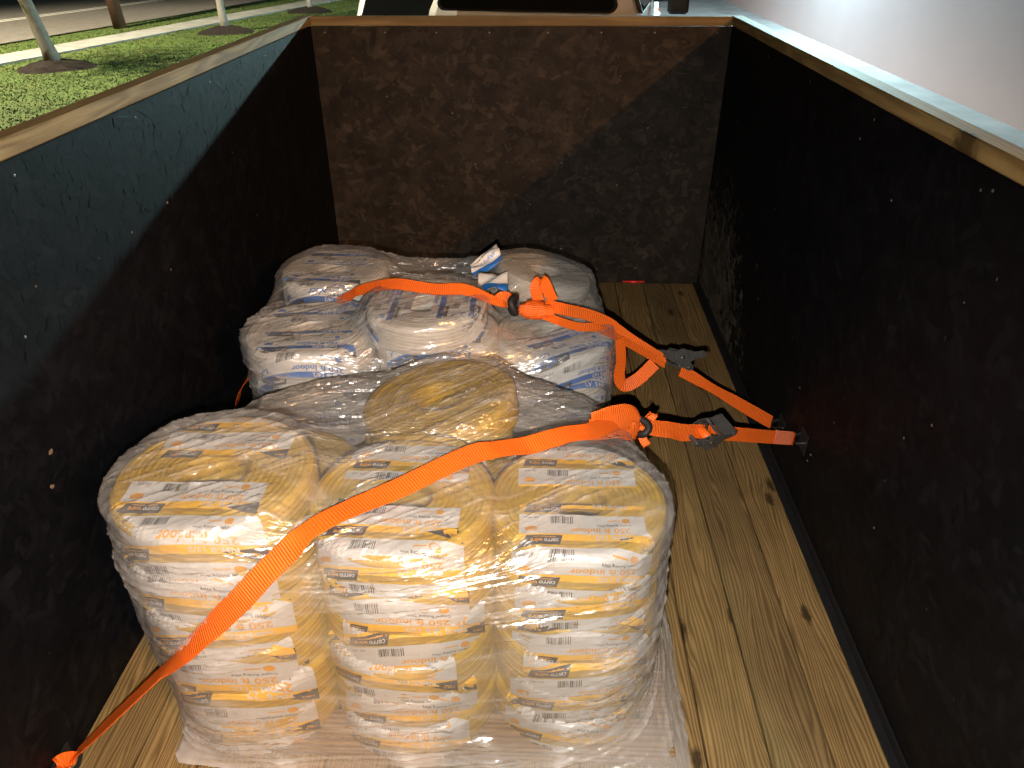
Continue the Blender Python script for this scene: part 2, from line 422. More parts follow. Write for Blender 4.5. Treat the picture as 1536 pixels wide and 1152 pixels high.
# ------------------------------------------------------------------ white crew cab pickup that tows the trailer
def pickup():
    ang = -R(10.5)
    t = empty('pickup_truck', (-.165, 7.58, GZ), ang); t.scale = (1.06, 1, .945)
    tag(t, 'white crew cab pickup truck parked in front of the trailer', 'truck')
    Mb = NT('white_truck_paint'); Mb.set(Base_Color=(.72, .71, .69), Roughness=.32, Specular=.5, Coat_Weight=.6, Coat_Roughness=.08); Mb = Mb.mat
    Mg = NT('dark_glass'); Mg.set(Base_Color=(.008, .009, .010), Roughness=.04, Specular=.55); Mg = Mg.mat
    Mtrim = simple('black_trim', (.012, .012, .013), .5)
    Mtyre = simple('tyre_rubber', (.02, .02, .021), .8, 0, .2, .2, 30, .3)
    Mrim = simple('alloy_rim', (.5, .5, .52), .3, 1.0)
    Mred = simple('tail_lamp_red', (.45, .012, .01), .25)
    # local frame: y forward, origin on the ground under the cab's rear window
    def shell(name, ring, mat, x_of=lambda k: 1):
        pass
    # cab as stacked cross sections, narrowing to the roof
    b = MB()
    secs = [(.62, .985, -.04, 2.9), (1.38, .99, -.03, 2.75), (1.47, .975, .0, 2.62), (1.93, .80, .22, 1.95), (1.985, .72, .34, 1.8)]
    vs = []; n = 16
    for z, hw, y0, y1 in secs:
        for k in range(n):
            a = 2*math.pi*(k+.5)/n; ca, sa = math.cos(a), math.sin(a)
            sx = math.copysign(abs(ca)**.28, ca)*hw; sy = math.copysign(abs(sa)**.28, sa)
            vs.append((sx, (y0+y1)/2+sy*(y1-y0)/2, z))
    fs = []
    for i in range(len(secs)-1):
        for k in range(n):
            a = i*n+k; c = i*n+(k+1) % n; fs.append((a, c, c+n, a+n))
    fs.append(tuple(range(n))[::-1]); fs.append(tuple(range((len(secs)-1)*n, len(secs)*n)))
    b.add(vs, fs); b.build('cab', Mb, t)
    # bonnet and bed
    b = MB(); b.box(-.98, .98, 2.7, 4.1, .55, 1.22, 0, .10); b.build('bonnet', Mb, t)
    b = MB(); b.box(-1.0, -.90, -1.95, -.08, .60, 1.38, 0, .03); b.box(.90, 1.0, -1.95, -.08, .60, 1.38, 0, .03)
    b.box(-.90, .90, -1.93, -.08, .60, .78); b.box(-.90, .90, -.12, -.08, .78, 1.38, 0, .01); b.build('bed', Mb, t)
    b = MB(); b.box(-.88, .88, -1.99, -1.94, .66, 1.36, 0, .015); tg = b.build('tailgate', Mb, t)
    b = MB(); b.box(-.12, .12, -2.01, -1.985, 1.16, 1.24, 0, .005); b.build('handle', Mtrim, tg)
    for s in (-1, 1):
        b = MB(); b.box(s*.985-.035, s*.985+.035, -2.0, -1.90, .86, 1.34, 0, .01); b.build('tail_lamp', Mred, t)
        # side glass: rear door pane and front door pane, each with a black frame
        for (ya, yb, top) in ((.30, 1.22, .52), (1.30, 2.30, .60)):
            x0, x1 = .982, .815
            fr = MB(); q = [(s*(x0+.004), ya, 1.475), (s*(x0+.004), yb+.12, 1.475), (s*(x1+.012), yb-.22 if yb > 2 else yb, 1.90), (s*(x1+.012), ya+.08, 1.90)]
            q2 = [(x-s*.03, y, z) for x, y, z in q]
            fr.add(q+q2, [(0, 1, 2, 3), (4, 5, 6, 7), (0, 1, 5, 4), (1, 2, 6, 5), (2, 3, 7, 6), (3, 0, 4, 7)])
            w = fr.build('side_window', Mtrim, t)
            c = sum((Vector(p) for p in q), Vector())/4
            g = MB(); q3 = [tuple(c+(Vector(p)-c)*.93+Vector((s*.004, 0, 0))) for p in q]; q4 = [(x-s*.01, y, z) for x, y, z in q3]
            g.add(q3+q4, [(0, 1, 2, 3), (4, 5, 6, 7), (0, 1, 5, 4), (1, 2, 6, 5), (2, 3, 7, 6), (3, 0, 4, 7)]); g.build('pane', Mg, w)
        # tow mirror
        b = MB(); b.tube([(s*.96, 2.15, 1.44), (s*1.16, 2.10, 1.46)], .025, 8); b.box(s*1.24-.11, s*1.24+.11, 2.03, 2.15, 1.30, 1.72, 0, .03); b.build('tow_mirror', Mtrim, t)
        for yw in (-1.0, 3.15):
            wr = MB(); pr_ = [(.0, .40), (.02, .415), (.24, .415), (.26, .40), (.26, .26), (.0, .26)]
            V = []; nseg = 28
            for k in range(nseg):
                a = 2*math.pi*k/nseg
                for (xx, rr) in pr_: V.append((s*(.74+xx), yw+rr*math.cos(a), .41+rr*math.sin(a)))
            Fq = []
            for k in range(nseg):
                for j in range(6): Fq.append((k*6+j, k*6+(j+1) % 6, ((k+1) % nseg)*6+(j+1) % 6, ((k+1) % nseg)*6+j))
            wr.add(V, Fq); ty = wr.build('wheel', Mtyre, t, smooth=False)
            rm = MB(); rm.tube([(s*.80, yw, .41), (s*.97, yw, .41)], .262, 24); rm.build('rim', Mrim, ty)
    # rear window with rounded lower corners and a black surround
    def rw(hw, z0, z1, rc, dy):
        pts = []
        for cx, cz, a0 in ((hw-rc, z0+rc, -90), (hw*.90-rc, z1-rc, 0), (-hw*.90+rc, z1-rc, 90), (-hw+rc, z0+rc, 180)):
            for k in range(6):
                a = R(a0+18*k); pts.append((cx+rc*math.cos(a), cz+rc*math.sin(a)))
        def yy(z): return (-.03 + (z-1.47)*(.22/.46)) - dy
        V = [(x, yy(z), z) for x, z in pts]+[(x, yy(z)+.02, z) for x, z in pts]; n_ = len(pts)
        F = [tuple(range(n_)), tuple(range(n_, 2*n_))[::-1]]+[((i+1) % n_, i, i+n_, (i+1) % n_+n_) for i in range(n_)]
        return V, F
    b = MB(); b.add(*rw(.79, 1.50, 1.88, .07, .012)); w = b.build('rear_window', Mtrim, t)
    b = MB(); b.add(*rw(.765, 1.52, 1.865, .06, .018)); b.build('pane', Mg, w)
    b = MB(); b.box(-.95, .95, -2.12, -2.0, .52, .70, 0, .03); b.build('bumper', simple('chrome', (.6, .6, .6), .15, 1.0), t)
    b = MB(); b.box(-.04, .04, -2.35, -2.1, .42, .48); b.tube([(0, -2.32, .48), (0, -2.32, .54)], .025, 12); b.build('tow_hitch', Mtrim, t)
pickup()
def parked_car():
    t = empty('parked_car', (-1.46, 9.95, GZ), R(-2)); tag(t, 'white parked car with dark rear window left of the pickup', 'car')
    Mb = bpy.data.materials['white_truck_paint']; Mg = bpy.data.materials['dark_glass']; Mt = bpy.data.materials['black_trim']
    secs = [(.28, .86, .02, 4.5), (.55, .93, -.02, 4.6), (.95, .925, .0, 4.4), (1.10, .93, .02, 3.2), (1.50, .86, .42, 2.2), (1.57, .74, .6, 2.0)]
    V = []; n = 20
    for z, hw, y0, y1 in secs:
        for k in range(n):
            a = 2*math.pi*(k+.5)/n; ca, sa = math.cos(a), math.sin(a)
            V.append((math.copysign(abs(ca)**.3, ca)*hw, (y0+y1)/2+math.copysign(abs(sa)**.3, sa)*(y1-y0)/2, z))
    F = [(i*n+k, i*n+(k+1) % n, (i+1)*n+(k+1) % n, (i+1)*n+k) for i in range(len(secs)-1) for k in range(n)]+[tuple(range(n))[::-1], tuple(range((len(secs)-1)*n, len(secs)*n))]
    b = MB(); b.add(V, F); b.build('body', Mb, t)
    def win(name, hw0, hw1, z0, z1, dy, m_, par):
        yy = lambda z: .02+(z-1.10)*1.0-dy
        q = [(-hw0, yy(z0), z0), (hw0, yy(z0), z0), (hw1, yy(z1), z1), (-hw1, yy(z1), z1)]; q2 = [(x, y+.015, z) for x, y, z in q]
        b = MB(); b.add(q+q2, [(0, 1, 2, 3), (4, 5, 6, 7), (0, 1, 5, 4), (1, 2, 6, 5), (2, 3, 7, 6), (3, 0, 4, 7)]); return b.build(name, m_, par)
    w = win('rear_window', .76, .71, 1.13, 1.47, .02, Mt, t); win('pane', .745, .70, 1.145, 1.46, .026, Mg, w)
    for s_ in (-1, 1):
        b = MB(); b.box(s_*.80-.09, s_*.80+.09, -.035, .10, .72, .90, 0, .02); b.build('tail_lamp', bpy.data.materials['tail_lamp_red'], t)
        for yw in (.9, 3.6):
            b = MB(); b.tube([(s_*.70, yw, .32), (s_*.72, yw, .32), (s_*.90, yw, .32), (s_*.92, yw, .32)], [.29, .32, .32, .29], 24); wh = b.build('wheel', bpy.data.materials['tyre_rubber'], t)
            b = MB(); b.tube([(s_*.90, yw, .32), (s_*.93, yw, .32)], .20, 20); b.build('rim', bpy.data.materials['alloy_rim'], wh)
    b = MB(); b.box(-.85, .85, -.08, .05, .34, .56, 0, .04); b.build('bumper', Mb, t)
parked_car()

# ------------------------------------------------------------------ the trailer
tr = empty('utility_trailer', (0, 0, 0)); tag(tr, 'open utility trailer with black strand board sides and pine floor', 'trailer')
Y0 = -0.25
nb = 13; bw = (XR-XL)/nb
bb = MB(); bb.box(-(bw-.004)/2, (bw-.004)/2, 0, YF-.004-Y0, -.036, 0, 0, .0025)
board_me = bb.mesh('floor_board', M_floor)
for i in range(nb):
    o = bpy.data.objects.new('floor_board', board_me); o.location = (XL+bw*(i+.5), Y0, random.uniform(-.0015, .0015)); put(o, tr)
bf = MB()
for x in (XL+.05, -.1, XR-.05): bf.box(x-.03, x+.03, Y0, YF, -.14, -.040)
for y in np.linspace(Y0+.05, YF-.05, 6): bf.box(XL-.05, XR+.05, y-.025, y+.025, -.137, -.043)
bf.build('chassis', M_steel_black, tr)
def panel(name, x0, x1, y0, y1, mat, orient):
    b = MB(); b.box(x0, x1, y0, y1, -.03, H, 0, .002); return b.build(name, mat, tr)
pl = panel('side_panel', XL-.011, XL, Y0, YF+.011, M_osb_side, 'l')
prr = panel('side_panel', XR, XR+.011, Y0, YF+.011, M_osb_side, 'r')
pf = panel('front_panel', XL+.001, XR-.001, YF, YF+.011, M_osb_front_lit, 'f')
def strands(parent, plane, x, a0, a1, n, mat, sgn, seed, paler=None):
    """pressed wood strands: thin overlapping flakes, each a little tilted off the panel"""
    r = np.random.RandomState(seed); V = []; F = []; D = []; k = 0
    for i in range(n):
        ca = r.uniform(a0+.03, a1-.03); cz = r.uniform(.0, H-.01)
        l = r.uniform(.020, .060); w = r.uniform(.008, .022); th = r.normal(0, .75) + (0 if r.rand() < .75 else 1.5)
        ta, tb = r.normal(0, .007, 2); off = r.uniform(.0003, .0009)
        c_, s_ = math.cos(th), math.sin(th)
        pts = [(-l, -w*r.uniform(.5, 1)), (0, -w*r.uniform(.8, 1.1)), (l, -w*r.uniform(.3, 1)), (l*r.uniform(.85, 1.1), w*r.uniform(.2, .8)), (0, w*r.uniform(.8, 1.1)), (-l*r.uniform(.85, 1.1), w*r.uniform(.3, 1))]
        dv = 0.0
        if paler is not None: dv = paler(ca, cz, r)
        for u, v in pts:
            A = min(a1-.002, max(a0+.002, ca+c_*u-s_*v)); Z = min(H-.002, max(-.02, cz+s_*u+c_*v)); d = max(.0002, off+ta*u+tb*v)
            V.append((x+sgn*d, A, Z) if plane == 'yz' else (A, x+sgn*d, Z)); D.append(dv)
        F.append(tuple(range(k, k+6))); k += 6
    me = bpy.data.meshes.new('wood_strands'); me.from_pydata(V, [], F); me.materials.append(mat)
    at = me.attributes.new('dust', 'FLOAT', 'POINT'); at.data.foreach_set('value', D)
    o = put(bpy.data.objects.new('wood_strands', me), parent); o['kind'] = 'stuff'; return o
strands(pl, 'yz', XL, Y0, YF, 7500, M_osb_side, 1, 1)
def pale_corner(y, z, r):   # paler grey-brown strands low at the front end of the right wall
    e = 2.72+.55*z+.10*r.normal()
    return float(np.clip((y-e)/.12, 0, 1)*np.clip((.62-z+.08*r.normal())/.3, 0, 1))*r.uniform(.35, 1)
strands(prr, 'yz', XR, Y0, YF, 7500, M_osb_side, -1, 2, pale_corner)
strands(pf, 'xz', YF, XL, XR, 4200, M_osb_front_lit, -1, 3)
# studs and rails outside the panels
for s, x in ((-1, XL-.011), (1, XR+.011)):
    for y in (0.2, 1.4, 2.6, 3.58):
        b = MB(); b.box(min(x+s*.001, x+s*.039), max(x+s*.001, x+s*.039), y-.045, y+.045, -.1, H-.002, 0, .002); b.build('stud', M_rail_x, tr)
def rail(name, x0, x1, y0, y1, mat):
    b = MB(); b.box(x0, x1, y0, y1, H+.001, H+.039, 0, .0035); return b.build(name, mat, tr)
rail('top_rail', XL-.050, XL+.0, Y0, YF+.050, M_rail_y)
rail('top_rail', XR, XR+.050, Y0, YF+.050, M_rail_y)
rail('top_rail', XL+.002, XR-.002, YF, YF+.050, M_rail_x)
# dark steel angle at the foot of the right wall and front wall
b = MB(); b.box(XR-.028, XR-.0015, Y0, YF-.003, .001, .006); b.box(XR-.006, XR-.0015, Y0, YF-.003, .006, .032); b.build('foot_angle', M_steel_black, tr)
# screw heads
sm = MB(); sm.tube([(0, 0, 0), (0, 0, .0012), (0, 0, .002)], [.0036, .0034, .0016], 8); screw_me = sm.mesh('screw', M_screw)
spots = []
for x in np.linspace(XL+.08, XR-.08, 8): spots.append(((x+random.uniform(-.03, .03), YF, 1.195), 'f'))
for x in (-.42, .1, .5): spots.append(((x, YF, random.uniform(.5, 1.0)), 'f'))
spots += [((-.9+.2*i, YF, .06+random.uniform(0, .03)), 'f') for i in range(8)]
for y in np.arange(.9, 3.5, .52): spots.append(((XR, y+random.uniform(-.04, .04), 1.19), 'r')); spots.append(((XL, y+random.uniform(-.04, .04), 1.19), 'l'))
for y, z in ((1.76, 1.05), (1.42, 1.18), (2.02, 1.13), (2.03, .36), (1.4, .62), (1.4, .35), (2.6, .75), (2.6, .4), (1.85, .21), (1.84, .24)): spots.append(((XR, y, z), 'r'))
for y, z in ((2.0, .95), (1.3, .9), (2.62, .7), (1.4, .4)): spots.append(((XL, y, z), 'l'))
for p, w in spots:
    o = bpy.data.objects.new('screw', screw_me); o.location = p
    o.rotation_euler = {'f': (R(90), 0, 0), 'r': (0, R(-90), 0), 'l': (0, R(90), 0)}[w]
    put(o, {'f': pf, 'r': prr, 'l': pl}[w])
# red marker lamp glowing through the slot under the front panel
Mredl = NT('red_lamp_glow'); Mredl.set(Base_Color=(.3, .01, .01), Emission_Color=(1, .03, .02), Emission_Strength=.16)
b = MB(); b.box(.440, .552, YF-.006, YF-.001, .002, .010, 0, .001); ml = b.build('marker_lamp', Mredl.mat, tr)
Mredc = NT('red_lamp_core'); Mredc.set(Base_Color=(.4, .01, .01), Emission_Color=(1, .04, .03), Emission_Strength=.7)
b = MB(); b.tube([(.478, YF-.0065, .006), (.495, YF-.0075, .006), (.512, YF-.0065, .006)], [.001, .003, .001], 8); b.build('bulb', Mredc.mat, ml, smooth=True)
# anchor plates
for y, z in ((1.905, .245), (2.105, .16)):
    b = MB(); b.box(XR-.005, XR-.001, y-.03, y+.03, z-.035, z+.035, 0, .001)
    b.tube([(XR-.004, y-.025, z+.01), (XR-.03, y-.02, z+.004), (XR-.035, y, z), (XR-.03, y+.02, z+.004), (XR-.004, y+.025, z+.01)], .005, 8)
    b.build('anchor_ring', M_steel_black, tr)
b = MB(); b.box(XL+.001, XL+.005, .90, .96, .0, .06, 0, .001); b.tube([(XL+.004, .905, .03), (XL+.03, .91, .025), (XL+.034, .93, .022), (XL+.03, .95, .025), (XL+.004, .955, .03)], .005, 8); b.build('anchor_ring', M_steel_black, tr)

# ------------------------------------------------------------------ pallets
def pallet(label, x0, x1, y0, y1, rz=0):
    cx, cy = (x0+x1)/2, (y0+y1)/2; hx, hy = (x1-x0)/2, (y1-y0)/2
    p = empty('wooden_pallet', (cx, cy, 0), rz); tag(p, label, 'pallet', 'wooden pallets under the cable coils')
    nd = 7; w = .09; step = (2*hy-w)/(nd-1)
    b = MB(); b.box(-hx, hx, -w/2, w/2, .031, .0435, 0, .002); me = b.mesh('deck_board', M_pallet_x)
    for i in range(nd):
        o = bpy.data.objects.new('deck_board', me); o.location = (0, -hy+w/2+i*step, random.uniform(-.001, .001)); put(o, p)
    b = MB(); b.box(-.019, .019, -hy+.004, hy-.004, .0165, .0300, 0, .002); me = b.mesh('stringer', M_pallet_y)
    for x in (-hx+.02, 0, hx-.02):
        o = bpy.data.objects.new('stringer', me); o.location = (x, 0, 0); put(o, p)
    b = MB(); b.box(-hx, hx, -w/2, w/2, .0015, .0155, 0, .002); me = b.mesh('base_board', M_pallet_x)
    for y in (-hy+w/2, 0, hy-w/2):
        o = bpy.data.objects.new('base_board', me); o.location = (0, y, 0); put(o, p)
pallet('wooden pallet under the yellow cable coils', -.775, .320, .985, 1.725)
pallet('wooden pallet under the white cable coils', -.90, .235, 1.80, 2.62)

# ------------------------------------------------------------------ cable coils
def cable_mat(name, base, dark):
    t = NT(name); co = t.coord('Object'); oi = t.N('ShaderNodeObjectInfo')
    off = t.N('ShaderNodeVectorMath', operation='MULTIPLY_ADD'); t.L(oi.outputs['Random'], off.inputs[0]); off.inputs[1].default_value = (3, 5, 7); t.L(co, off.inputs[2])
    n = t.noise(off.outputs[0], 28, 4, .6)
    c = t.mix(t.ramp(n, [(.35, (0,)*3), (.75, (1,)*3)]), base, dark)
    t.set(Base_Color=c, Roughness=.42, Specular=.4)
    t.bump(t.noise(off.outputs[0], 260, 2), .25, .001)
    return t.mat
M_yellow = cable_mat('yellow_cable_sheath', (.47, .295, .022), (.31, .180, .012))
M_white_c = cable_mat('white_cable_sheath', (.62, .58, .52), (.46, .42, .36))

def coil_mesh(name, mat, seed, R0=.19, ri=.062, h=.092):
    r = np.random.RandomState(seed)
    re = .013; pitch = .0118
    # rounded rectangle path, anticlockwise in (rad, z): start inner bottom
    path = []
    x0, x1, z0, z1 = ri, R0, 0, h
    def seg(a, b, n): 
        for k in range(n): path.append((a[0]+(b[0]-a[0])*k/n, a[1]+(b[1]-a[1])*k/n))
    def arc(cx, cz, a0, a1, rr, n):
        for k in range(n): a = R(a0+(a1-a0)*k/n); path.append((cx+rr*math.cos(a), cz+rr*math.sin(a)))
    ns = 22
    seg((x0+.01, z0), (x1-re, z0), 12); arc(x1-re, z0+re, -90, 0, re, 9); seg((x1, z0+re), (x1, z1-re), 30)
    arc(x1-re, z1-re, 0, 90, re, 9); seg((x1-re, z1), (x0+.012, z1), 46); arc(x0+.012, z1-.012, 90, 180, .012, 5); seg((x0, z1-.012), (x0, z0+.01), 8)
    P = np.array(path); n = len(P)
    d = np.linalg.norm(np.roll(P, -1, 0)-P, axis=1); s = np.concatenate([[0], np.cumsum(d)[:-1]]); tot = d.sum()
    T = np.roll(P, -1, 0)-np.roll(P, 1, 0); T /= np.linalg.norm(T, axis=1)[:, None]; Nn = np.stack([T[:, 1], -T[:, 0]], 1)
    seg_n = 84; th = np.linspace(0, 2*np.pi, seg_n, endpoint=False)
    nr = int(tot/pitch); ph = s/tot*nr
    V = np.zeros((seg_n, n, 3))
    ridge_amp = r.uniform(-.0016, .0020, nr+1); f1 = r.rand(nr+1)*6.28; k1 = r.randint(1, 4, nr+1)
    for i, a in enumerate(th):
        q = (ph + .5*math.sin(2*a+seed)+.35*math.sin(3*a+1.7*seed)) % nr
        idx = q.astype(int); fr = q-idx
        bumpv = .0030*np.sqrt(np.maximum(0, 1-(2*fr-1)**2)) + ridge_amp[idx]*(.5+.5*np.sin(k1[idx]*a+f1[idx]))
        sag = .002*math.sin(2*a+seed*2.1)
        rad = P[:, 0]+Nn[:, 0]*bumpv+sag; z = P[:, 1]+Nn[:, 1]*bumpv
        V[i, :, 0] = rad*math.cos(a); V[i, :, 1] = rad*math.sin(a); V[i, :, 2] = z
    idx = np.arange(seg_n*n).reshape(seg_n, n)
    A = idx; B = np.roll(idx, -1, 0)
    F = np.stack([A, B, np.roll(B, -1, 1), np.roll(A, -1, 1)], -1).reshape(-1, 4)
    me = bpy.data.meshes.new(name); me.from_pydata(V.reshape(-1, 3).tolist(), [], F.tolist()); me.materials.append(mat)
    me.polygons.foreach_set('use_smooth', [True]*len(F)); me.update(); return me
yellow_me = [coil_mesh('cable_winding', M_yellow, s) for s in (1, 2, 3)]
white_me = [coil_mesh('cable_winding', M_white_c, s) for s in (4, 5, 6)]

# ---- printed sleeve: flat design in metres, then draped over the coil
_dg = None
def text2d(body, size, bold=0.0, shear=0.0, width=None):
    c = bpy.data.curves.new('t', 'FONT'); c.body = body; c.size = size; c.offset = bold; c.shear = shear; c.resolution_u = 2
    o = bpy.data.objects.new('t', c); COL.objects.link(o)
    dg = bpy.context.evaluated_depsgraph_get(); dg.update()
    me = bpy.data.meshes.new_from_object(o.evaluated_get(dg))
    v = [(p.co.x, p.co.y) for p in me.vertices]; f = [tuple(p.vertices) for p in me.polygons]
    bpy.data.objects.remove(o); bpy.data.meshes.remove(me); bpy.data.curves.remove(c)
    if width and v:
        mx = max(p[0] for p in v); v = [(p[0]*width/mx, p[1]) for p in v]
    return v, f
def shift(vf, dx, dy): return [(x+dx, y+dy) for x, y in vf[0]], vf[1]
def grid(x0, x1, y0, y1, nx, ny, skew=0):
    v = [(x0+(x1-x0)*i/nx+skew*(j/ny), y0+(y1-y0)*j/ny) for j in range(ny+1) for i in range(nx+1)]
    f = [(j*(nx+1)+i, j*(nx+1)+i+1, (j+1)*(nx+1)+i+1, (j+1)*(nx+1)+i) for j in range(ny) for i in range(nx)]
    return v, f
LW = .262     # sleeve width
def design(kind):
    """pieces (verts2d, faces, material index, layer); u right, v up in reading direction; repeat height .094"""
    out = []
    r = random.Random(5)
    def P(vf, mat, layer): out.append((vf[0], vf[1], mat, layer))
    P(grid(0, LW, .000, .058, 26, 8), 0, 0)                     # white field
    P(grid(0, LW, .058, .076, 26, 3), 1, 0)                     # colour band
    # barcode
    x = .150
    while x < .196:
        w = r.choice([.0008, .0012, .0018, .0026]); P(grid(x, x+w, .006, .027, 1, 3), 3, 2); x += w+r.choice([.0009, .0013, .0020])
    P(shift(text2d('250 ft indoor' if kind == 'y' else '250 ft Indoor', .021, .0005, width=.125), .032, .040), 2, 2)
    P(shift(text2d('Copper Building Wire', .0085, .0001, width=.070), .030, .028), 3, 2)
    P(shift(text2d('NM-B 12/2' if kind == 'y' else 'NM-B 14/2', .0165, .0004, width=.072), .034, .0615), 0, 2)
    # round orange emblem and small marks
    n = 14; P(([(.040+.0085*math.cos(2*math.pi*k/n), .0150+.0085*math.sin(2*math.pi*k/n)) for k in range(n)], [tuple(range(n))]), 2, 2)
    P(grid(.052, .078, .0135, .0165, 2, 1), 2, 2)
    P(shift(text2d('(UL)  (cRU)', .007, .0001, width=.026), .222, .008), 3, 2)
    P(([(.225, .050), (.247, .050), (.250, .041), (.240, .034), (.225, .036)], [(0, 1, 2, 3, 4)]), 2, 2)
    # dark wedge and dark name plate on the far edge of the band
    P(([(0, .058), (.0, .092), (.020, .087), (.058, .072), (.030, .065)], [(0, 4, 3, 2, 1)]), 3, 3)
    P(shift(text2d('NM-B', .0075, .0001), .005, .076), 2, 4)
    P(grid(.172, .246, .064, .090, 8, 3, .006), 3, 3)
    P(shift(text2d('cerro', .0170, .0003, .2, width=.030), .180, .074), 0, 4)
    P(shift(text2d('wire', .0170, .0003, .2, width=.026), .212, .074), 2, 4)
    P(grid(.186, .232, .0680, .0700, 4, 1), 2, 4)
    if kind == 'y':
        # herringbone hatch in darker yellow printed below the band
        for i in range(34):
            x = .058+i*.0034; P(([(x, .077), (x+.0012, .077), (x+.0046, .0855), (x+.0034, .0855)], [(0, 1, 2, 3)]), 4, 1)
            P(([(x+.0034, .077), (x+.0046, .077), (x+.0012, .0855), (x, .0855)], [(0, 1, 2, 3)]), 4, 1)
    return out
def paper(name, col, rough=.35, sp=.5):
    t = NT(name); co = t.coord()
    t.set(Base_Color=col, Roughness=rough, Specular=sp); t.bump(t.noise(co, 55, 4, .6), .45, .004); return t.mat
PRINT_Y = [paper('sleeve_white', (.50, .485, .47)), paper('sleeve_yellow', (.76, .41, .010)), paper('print_orange', (.60, .27, .015)), paper('print_black', (.025, .022, .022)), paper('print_ochre', (.34, .20, .02))]
PRINT_B = [paper('sleeve_white_b', (.66, .65, .63)), paper('sleeve_blue', (.02, .14, .48)), paper('print_blue', (.04, .17, .50)), paper('print_black_b', (.025, .022, .022)), paper('print_grey', (.3, .3, .3))]
PRINT_B[2] = paper('print_blue_text', (.03, .16, .52))
DES = {'y': design('y'), 'b': design('b')}

def sleeve_mesh(kind, R0=.19, h=.092, w0=.028, phase=0.0, ushift=0.0, length=.27, seed=0, ri=.062, far=False):
    """drape the print over the half of the coil that faces -y (reading direction upside down from that side)"""
    re = .015; lift0 = .0058; Rt = R0-re
    mb = MB(); rep = .0955; r = random.Random(seed)
    a1, a2, a3 = r.uniform(0, 6), r.uniform(0, 6), r.uniform(0, 6)
    def drape(u, w, lift):
        # w = distance from the coil centre towards -y along the surface
        wob = .0010*math.sin(38*u+a1+20*w)+.0007*math.sin(90*w+a2+13*u)+.0005*math.sin(160*u+a3)
        L = lift0+lift*.00035+wob
        uu = max(-Rt*.985, min(Rt*.985, u))
        we = math.sqrt(Rt*Rt-uu*uu)
        if w <= we: return (u, -w, h+L)
        e = w-we; q = re*math.pi/2
        nx, ny = uu/Rt, -we/Rt
        if e < q:
            a = e/re; return (uu+nx*(re+L)*math.sin(a), -we+ny*(re+L)*math.sin(a), h-re+(re+L)*math.cos(a))
        z = h-re-(e-q)
        return (uu+nx*(re+L), -we+ny*(re+L), z)
    wmax = w0+length
    k = 0
    while w0+phase+k*rep < wmax:
        o = w0+phase+k*rep
        for vs, fs, mat, lay in DES[kind]:
            out = []; keep = []
            for (u, v) in vs:
                w = o+(rep-v if far else v); keep.append(w0 <= w <= wmax)
                # upside down for a viewer on the -y side: reading left runs to +x, and 'up' runs towards -y
                q = drape(LW/2-u+ushift, w, lay); out.append((q[0], -q[1], q[2]) if far else q)
            f2 = [f for f in fs if all(keep[i] for i in f)]
            f2 = [f for f in f2 if min(out[i][2] for i in f) > -.002]
            if f2:
                used = sorted({i for f in f2 for i in f}); mp = {i: j for j, i in enumerate(used)}
                mb.add([out[i] for i in used], [tuple(mp[i] for i in f) for f in f2], mat)
        k += 1
    return mb.mesh('printed_sleeve', PRINT_Y if kind == 'y' else PRINT_B, smooth=False, fix=False)
SLV_Y = [sleeve_mesh('y', phase=p, ushift=u, seed=i) for i, (p, u) in enumerate([(-.035, .0), (-.01, .01), (.012, -.012), (-.06, .006), (-.078, -.004)])]
SLV_B = [sleeve_mesh('b', phase=p, ushift=u, seed=20+i) for i, (p, u) in enumerate([(-.035, .0), (-.012, .008), (.015, -.01), (-.06, .004)])]
# far half of the top coils: same reading direction
FAR_Y = [sleeve_mesh('y', phase=p, seed=40+i, length=.21, far=True) for i, p in enumerate((-.03, -.06, .0))]
FAR_B = [sleeve_mesh('b', phase=p, seed=50+i, length=.21, far=True) for i, p in enumerate((-.03, -.06))]

COLL = []    # collision shapes for the film: (centre, axis matrix, R, h)
def coil(kind, x, y, z, Rr, h, rz, label, group, vi=0, si=None, fi=None, tilt=(0, 0)):
    t = empty('cable_coil', (x, y, z), 0); t.rotation_euler = (tilt[0], tilt[1], rz)
    tag(t, label, 'cable coil', group)
    sc = (Rr/.193, Rr/.193, h/.0952*.945)
    me = (yellow_me if kind == 'y' else white_me)[vi % 3]
    o = bpy.data.objects.new('cable_winding', me); o.scale = sc; put(o, t)
    if si is not None:
        src = (SLV_Y if kind == 'y' else SLV_B); o = bpy.data.objects.new('printed_sleeve', src[si % len(src)]); o.scale = sc; put(o, t)
    if fi is not None:
        src = (FAR_Y if kind == 'y' else FAR_B); o = bpy.data.objects.new('printed_sleeve', src[fi % len(src)]); o.scale = sc; put(o, t)
    M = Euler((tilt[0], tilt[1], rz)).to_matrix()
    c = Vector((x, y, z))+M @ Vector((0, 0, h/2))
    return (np.array(c), np.array(M), Rr, h)

ORD = ['topmost', 'second from the top', 'third from the top', 'fourth from the top', 'fifth from the top', 'lowest']
def column(kind, x, y, ztop, n, Rr, name, group, sleeves=True, far=True, base=.0455, rz0=0.0, last_n=None):
    cs = []; h = (ztop-base)/n
    for i in range(n):
        z = base+(n-1-i)*h
        jx, jy = (0, 0) if i == 0 else (random.uniform(-.006, .006), random.uniform(-.006, .006))
        pos = ORD[i] if i < n-1 else 'lowest'
        lab = '%s cable coil, %s in the %s' % ('yellow' if kind == 'y' else 'white', pos, name)
        cs.append(coil(kind, x+jx, y+jy, z, Rr, h, rz0+(0 if i == 0 else random.uniform(-.16, .16)), lab, group, i+len(name),
                       (i+len(name)) if sleeves else None, (len(name) if (far and i == 0) else None)))
    return cs
GY = 'yellow cable coils stacked on the near pallet'; GW = 'white cable coils stacked on the far pallet'
C1 = []
